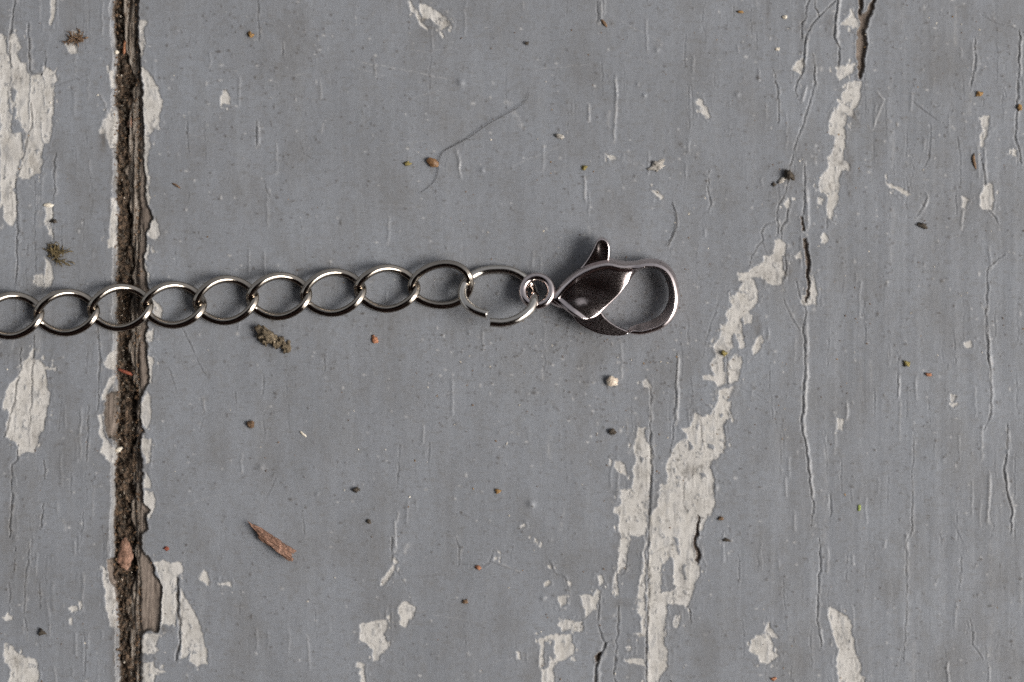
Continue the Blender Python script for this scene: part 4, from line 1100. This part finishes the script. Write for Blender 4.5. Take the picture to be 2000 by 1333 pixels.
G = 'small crumbs and specks on the boards'
CR = [ # name, x, y, lx, ly, lz, angle, material, roughness, label, category, sub, pinch, bend
 ('soil_clump',522,656,34,24,18,28,C_DIRT,.42,None,None,4,0,0),
 ('bark_sliver',531,1055,98,11,9,36,C_BARK,.34,'reddish brown sliver of bark lying below the chain, pointed at its upper end','bark sliver',5,-1.2,2.0),
 ('seed',845,318,25,16,11,28,C_SEED,.12,'flat oval brown seed beside the lower end of the dark hair','seed',3,0,0),
 ('stone_grain',1195,745,22,19,14,10,C_STONE,.22,'cream coloured stone grain on the grey paint below the clasp','stone grain',3,0,0),
 ('wood_crumb',732,663,11,16,8,-8,C_ORANGE,.28,'bright orange crumb lying below the middle of the chain','crumb',2,0,0),
 ('wood_crumb',490,830,13,14,11,0,C_BROWN,.25,'squarish light brown crumb between the soil clump and the bark sliver','crumb',2,0,0),
 ('wood_crumb',491,69,12,10,8,20,C_AMBER,.35,'orange brown crumb near the top of the wide plank, left of middle','crumb',2,0,0),
 ('wood_crumb',796,321,11,9,7,0,C_YELLOW,.35,'yellow crumb just left of the oval brown seed','crumb',2,0,0),
 ('wood_crumb',972,960,9,9,6,0,C_AMBER,.3,'amber dot on the paint left of the round paint blister','crumb',2,0,0),
 ('wood_crumb',1142,328,10,8,6,0,C_YELLOW,.4,'yellow crumb at the upper end of a paint ridge above the clasp lever','crumb',2,0,0),
 ('dark_crumb',1196,844,11,10,8,0,C_DARK,.4,'black speck straight below the cream stone grain','crumb',2,0,0),
 ('dark_crumb',1802,441,16,9,7,15,C_DARK,.4,'dark elongated crumb on the right side of the plank, level with the clasp lever','crumb',2,0,0),
 ('wood_crumb',1911,183,10,10,8,0,C_AMBER,.4,'small brown crumb in the long crack near the upper right edge','crumb',2,0,0),
 ('wood_crumb',1991,211,8,13,7,0,C_AMBER,.3,'amber crumb at the far right edge of the boards','crumb',2,0,0),
 ('wood_crumb',1446,24,13,6,5,3,C_AMBER,.25,'flat orange flake near the top, left of the forked dark crack','flake',2,0,0),
 ('wood_crumb',1770,711,12,9,7,0,C_YELLOW,.4,'dark yellow crumb on the right part of the plank, left of an orange flake','crumb',2,0,0),
 ('wood_crumb',1813,732,13,7,5,5,C_ORANGE,.25,'orange flake beside the dark yellow crumb on the right part of the plank','flake',2,0,0),
 ('leaf_speck',1678,992,7,13,3,5,C_GREEN,.2,'bright green speck low on the right part of the plank','leaf speck',2,0,0),
 ('moss_crumb',1413,690,12,9,7,10,C_YELLOW,.45,'mustard coloured crumb of moss on the bare white streak','moss crumb',2,0,0),
 ('wood_crumb',934,1109,9,8,6,0,C_ORANGE,.35,'rust coloured crumb caught in a fine branching crack low in the middle','crumb',2,0,0),
 ('dark_crumb',697,957,12,9,6,-20,C_DARK,.4,'dark crumb below the middle of the chain, above the bare white chips','crumb',2,0,0),
 ('wood_splinter',1180,46,19,6,5,52,C_BROWN,.15,'short olive brown splinter at the foot of a paint ridge near the top','splinter',2,0,0),
 ('wood_splinter',1903,315,32,7,5,82,C_BROWN,.2,'thin brown splinter beside the pale worn strip at upper right','splinter',2,.3,3),
 ('soil_clump',1541,343,17,19,14,-30,C_DARK,.4,'small dark clump of dirt at the branching crack, upper right of the clasp','clump',3,0,0),
 ('dark_crumb',1512,361,8,7,6,0,C_DARK,.35,'tiny black speck at the lower left of the dark clump on the crack','speck',2,0,0),
 ('pale_crumb',1527,352,14,12,6,-30,C_DULL,.35,'pale crumb wedged between a dark clump and a black speck','crumb',2,0,0),
 ('pale_crumb',1285,324,24,17,7,-15,C_DULL,.35,'pale scabby crumb on the paint above the right end of the clasp','crumb',3,0,0),
 ('pale_flake',95,401,21,8,4,3,C_PALE,.18,'cream flake lying left of the dark joint, above the moss tuft','flake',2,0,0),
 ('pale_crumb',1093,267,16,8,4,15,C_DULL,.3,'whitish crumb on the wide plank right of the long dark hair','crumb',2,0,0),
 ('wood_splinter',345,363,20,5,4,32,C_BROWN,.2,'tiny brown splinter on the wide plank just above the fourth visible link','splinter',2,.3,0),
 ('wood_splinter',592,848,18,4,3,40,C_PALE,.2,'pale straw bit below the chain, right of the squarish brown crumb','straw',2,0,0),
 ('dark_crumb',720,1019,9,7,5,0,C_DARK,.3,'round black speck left of the short vertical paint ridge below the chain','speck',2,0,0),
 ('dark_crumb',1029,85,7,7,5,0,C_DARK,.3,'round black speck near the top of the plank, in its middle','speck',2,0,0),
 ('wood_crumb',1533,34,8,8,6,0,C_PALE,.25,'pale yellow grain near the top, right of the flat orange flake','grain',2,0,0),
 ('wood_crumb',908,1175,9,8,5,0,C_BROWN,.35,'brown speck low in the middle, below the branching crack','speck',2,0,0),
 ('wood_crumb',1518,97,8,6,5,0,C_PALE,.25,'pale grain below the flat orange flake, near the forked crack','grain',2,0,0),
 ('dark_crumb',83,1236,13,11,8,20,C_DARK,.4,'dark speck low on the narrow plank at the left','speck',2,0,0),
 ('dark_crumb',105,433,10,8,6,0,C_DARK,.4,'black speck on the left plank between cream flake and moss tuft','speck',2,0,0),
 ('wood_crumb',326,1071,9,8,5,0,C_RUST,.3,'dark red speck right of the joint, above the bare wood patch','speck',2,0,0),
 ('dark_crumb',1408,1012,9,7,5,0,C_BROWN,.35,'brown speck just right of the broad white bare patch','speck',2,0,0),
 ('dark_crumb',1420,1055,12,6,5,15,C_DARK,.3,'slim black speck right of the dark split in the white patch','speck',2,0,0),
 ('wood_crumb',1510,1326,9,6,5,0,C_ORANGE,.3,'orange speck at the bottom edge of the boards','speck',2,0,0),
]
clump_pieces = []
for k, (nm, x, y, lx, ly, lz, an, mt, rg, lb, ct, sb, pi_, be) in enumerate(CR):
    if ct in ('crumb', 'speck', 'grain'): lz *= .75; rg *= 1.4; lx *= 1.12
    o = blob(nm, x, y, lx, ly, lz, an, mt, k + 3, rg, sb, pinch=pi_, bend=be)
    if lb: tag(o, lb, ct)
    if ct in ('crumb', 'speck', 'flake', 'grain'): o['group'] = G
    if k == 0: o1 = o
tag(o1, 'larger crumbly brown clump of soil and fibres just below the chain', 'clump')
# its second lobe and fibres belong to the same clump
import bmesh
def join_meshes(objs):
    base = objs[0]
    bm = bmesh.new()
    for o in objs:
        m2 = o.data.copy()
        m2.transform(__import__('mathutils').Matrix.Translation(o.location - base.location))
        bm.from_mesh(m2); bpy.data.meshes.remove(m2)
    bm.to_mesh(base.data); bm.free()
    base.data.polygons.foreach_set('use_smooth', [True] * len(base.data.polygons))
    for o in objs[1:]: bpy.data.objects.remove(o)
    return base
lobes = [o1]
RR = random.Random(3)
for k in range(26):
    t = RR.random()
    lobes.append(blob('lobe', 508 + 54 * t + RR.uniform(-7, 7), 648 + 32 * t + RR.uniform(-10, 10), RR.uniform(6, 20), RR.uniform(5, 12), RR.uniform(5, 11), RR.uniform(0, 180), C_DIRT, 50 + k, .5, 3, z=RR.uniform(0, 4)))
join_meshes(lobes)

def tube_obj(name, pts, r, mat, n=8, M=8, taper=True):
    C = PN(catmull(pts, n))
    rr = np.full(len(C), r * S)
    if taper: rr = rr * np.clip(np.sin(np.linspace(0.12, math.pi - .12, len(C))) ** .5, .25, 1)
    V, F = sweep(C, rr, False, M)
    return V, F

V, F = tube_obj('hair', [(1033,181,3),(1028,196,2.5),(1012,210,4),(982,227,3.5),(950,245,4),(918,268,3),(888,284,2.5),(866,297,3),(857,315,4),(856,332,3),(850,352,3),(836,367,2.5),(818,378,2.5)], .62, C_HAIR, 8, 6)
h = link('hair', fix_normals(make_mesh('hair', V, F, C_HAIR)))
recenter(h, P(930, 270, 0))
tag(h, 'long dark hair curving across the grey paint above the chain', 'hair')
V, F = tube_obj('hair', [(1313,396,2.5),(1320,415,2.6),(1321,440,3),(1314,464,2.6),(1302,482,2.4)], .75, C_HAIR, 8, 6)
h = link('hair', fix_normals(make_mesh('hair', V, F, C_HAIR)))
recenter(h, P(1315, 440, 0))
tag(h, 'short curved dark hair just above the hook of the clasp', 'hair')

# moss tuft on the left plank
def fibres(name, spots, mat, seed, rmin=.6, rmax=1.3):
    rr = random.Random(seed); Vs = []; Fs = []; n0 = 0
    for (x, y, z, L, a) in spots:
        p = []; cx, cy, cz = x, y, z
        for k in range(4):
            p.append((cx, cy, max(cz, 1)))
            a += rr.uniform(-.6, .6)
            cx += math.cos(a) * L / 3; cy += math.sin(a) * L / 3; cz += rr.uniform(-2.5, 2.5)
        V, F = tube_obj(name, p, rr.uniform(rmin, rmax), mat, 3, 5)
        Vs.append(V); Fs += [tuple(i + n0 for i in f) for f in F]; n0 += len(V)
    return make_mesh(name, np.concatenate(Vs), Fs, mat)
rr = random.Random(9)
sp = [(108 + rr.gauss(0, 6), 494 + rr.gauss(0, 11), rr.uniform(1, 9), rr.uniform(8, 22), rr.uniform(0, 6.3)) for _ in range(70)]
sp += [(112 + 4 * k, 511 + rr.uniform(-2, 2), 4, 16, rr.uniform(-.3, .3)) for k in range(6)]
mo = link('moss_tuft', fibres('moss_tuft', sp, C_MOSS, 2, .7, 1.5))
recenter(mo, P(110, 497, 0))
tag(mo, 'tangled tuft of dry brown moss on the left plank just above the chain', 'moss')
sp = [(150 + rr.gauss(0, 7), 76 + rr.gauss(0, 6), rr.uniform(1, 6), rr.uniform(6, 18), rr.choice([0, 3.1]) + rr.gauss(0, .4)) for _ in range(38)]
mo = link('moss_tuft', fibres('moss_tuft', sp, C_BROWN, 4, .7, 1.6))
recenter(mo, P(150, 76, 0))
tag(mo, 'small brown fibrous tuft on a chipped spot near the top of the left plank', 'moss')

# things caught in the joint
o = blob('dry_leaf_scale', 243, 1082, 56, 20, 6, 92, C_BARK, 91, .16, 4, z=-14, pinch=-.6)
tag(o, 'tan drop shaped leaf scale caught low in the dark joint', 'leaf scale')
o = blob('wood_splinter', 243, 727, 34, 6, 5, 22, C_RUST, 92, .15, 2, z=-12)
tag(o, 'reddish brown splinter lying across the dark joint below the chain', 'splinter')
o = blob('pale_flake', 231, 879, 17, 8, 4, -28, C_PALE, 93, .15, 2, z=-6)
tag(o, 'cream flake on the left lip of the dark joint, low down', 'flake')
o = blob('pale_flake', 227, 102, 9, 8, 5, 0, C_PALE, 94, .2, 2, z=-5)
tag(o, 'glossy white flake on the left lip of the dark joint, near the top', 'flake')
o = blob('wood_splinter', 241, 92, 6, 34, 5, 6, C_ORANGE, 95, .15, 2, z=-16)
tag(o, 'narrow orange splinter standing upright in the top of the dark joint', 'splinter')
o = blob('wood_crumb', 252, 240, 11, 22, 8, 8, C_BARK, 96, .3, 2, z=-16)
tag(o, 'pinkish tan crumb in the dark joint beside the upper white chip', 'crumb', G)

# grit: grains too small to count, in the joint and over the boards
def grit(name, spots, mat):
    base = [(1,0,0),(-1,0,0),(0,1,0),(0,-1,0),(0,0,1),(0,0,-1)]
    fc = [(0,2,4),(2,1,4),(1,3,4),(3,0,4),(2,0,5),(1,2,5),(3,1,5),(0,3,5)]
    V = []; F = []
    rr = random.Random(len(spots))
    for (x, y, z, r) in spots:
        n0 = len(V); a = rr.uniform(0, 6.3); e = rr.uniform(.6, 1.6)
        for (p, q, s_) in base:
            k = r * rr.uniform(.6, 1.3)
            dx = p * k * e; dy = q * k / e
            V.append(((x - 1000 + dx * math.cos(a) - dy * math.sin(a)) * S, (666.5 - y + dx * math.sin(a) + dy * math.cos(a)) * S, (z + s_ * k * .6) * S))
        F += [tuple(n0 + i for i in f) for f in fc]
    return make_mesh(name, np.array(V), F, mat, False)
rr = random.Random(21)
def joint_spots(n, rmin, rmax, zlo=-26, zhi=-8):
    return [(rr.choice([rr.gauss(236, 7), rr.uniform(226, 268)]), rr.uniform(-300, 1600), rr.uniform(zlo, zhi), rr.uniform(rmin, rmax)) for _ in range(n)]
g1 = link('joint_grit', grit('joint_grit', joint_spots(1500, 1.0, 3.6), C_DARK), floor); g1['kind'] = 'stuff'
g2 = link('joint_grit', grit('joint_grit', joint_spots(420, .8, 2.6), C_BROWN), floor); g2['kind'] = 'stuff'; g2['label'] = 'brown grit in the joint'
g3 = link('joint_grit', grit('joint_grit', joint_spots(230, .8, 2.0), C_STONE), floor); g3['kind'] = 'stuff'; g3['label'] = 'pale grit in the joint'
ed_sp = [(rr.choice([rr.gauss(227, 3.0), rr.gauss(269, 3.5)]), rr.uniform(-100, 1433), rr.uniform(-9, -3), rr.uniform(1.0, 3.2)) for _ in range(520)]
g4 = link('joint_grit', grit('joint_grit', ed_sp, C_BROWN), floor); g4['kind'] = 'stuff'; g4['label'] = 'crumbled wood along the lips of the joint'
def board_spots(n, rmin, rmax):
    o = []
    for _ in range(n):
        t = rr.random()
        if t < .5: x, y = rr.uniform(285, 2000), rr.uniform(0, 1333)
        elif t < .75: x, y = rr.gauss(1120, 220), rr.gauss(640, 160)
        elif t < .9: x, y = rr.gauss(1700, 180), rr.uniform(0, 800)
        else: x, y = rr.uniform(0, 215), rr.uniform(0, 1333)
        if 215 < x < 290: continue
        o.append((x, y, rr.uniform(.2, .9), rr.uniform(rmin, rmax)))
    return o
for nm, n_, mt, lb in (('grit', 330, C_BROWN, 'fine brown grit scattered over the grey paint'), ('grit', 150, C_PALE, 'fine pale grit scattered over the grey paint'),
                       ('grit', 60, C_AMBER, 'fine amber grit scattered over the grey paint')):
    g_ = link(nm, grit(nm, board_spots(n_, .8, 2.1), mt))
    tag(g_, lb, 'grit', None, 'stuff')
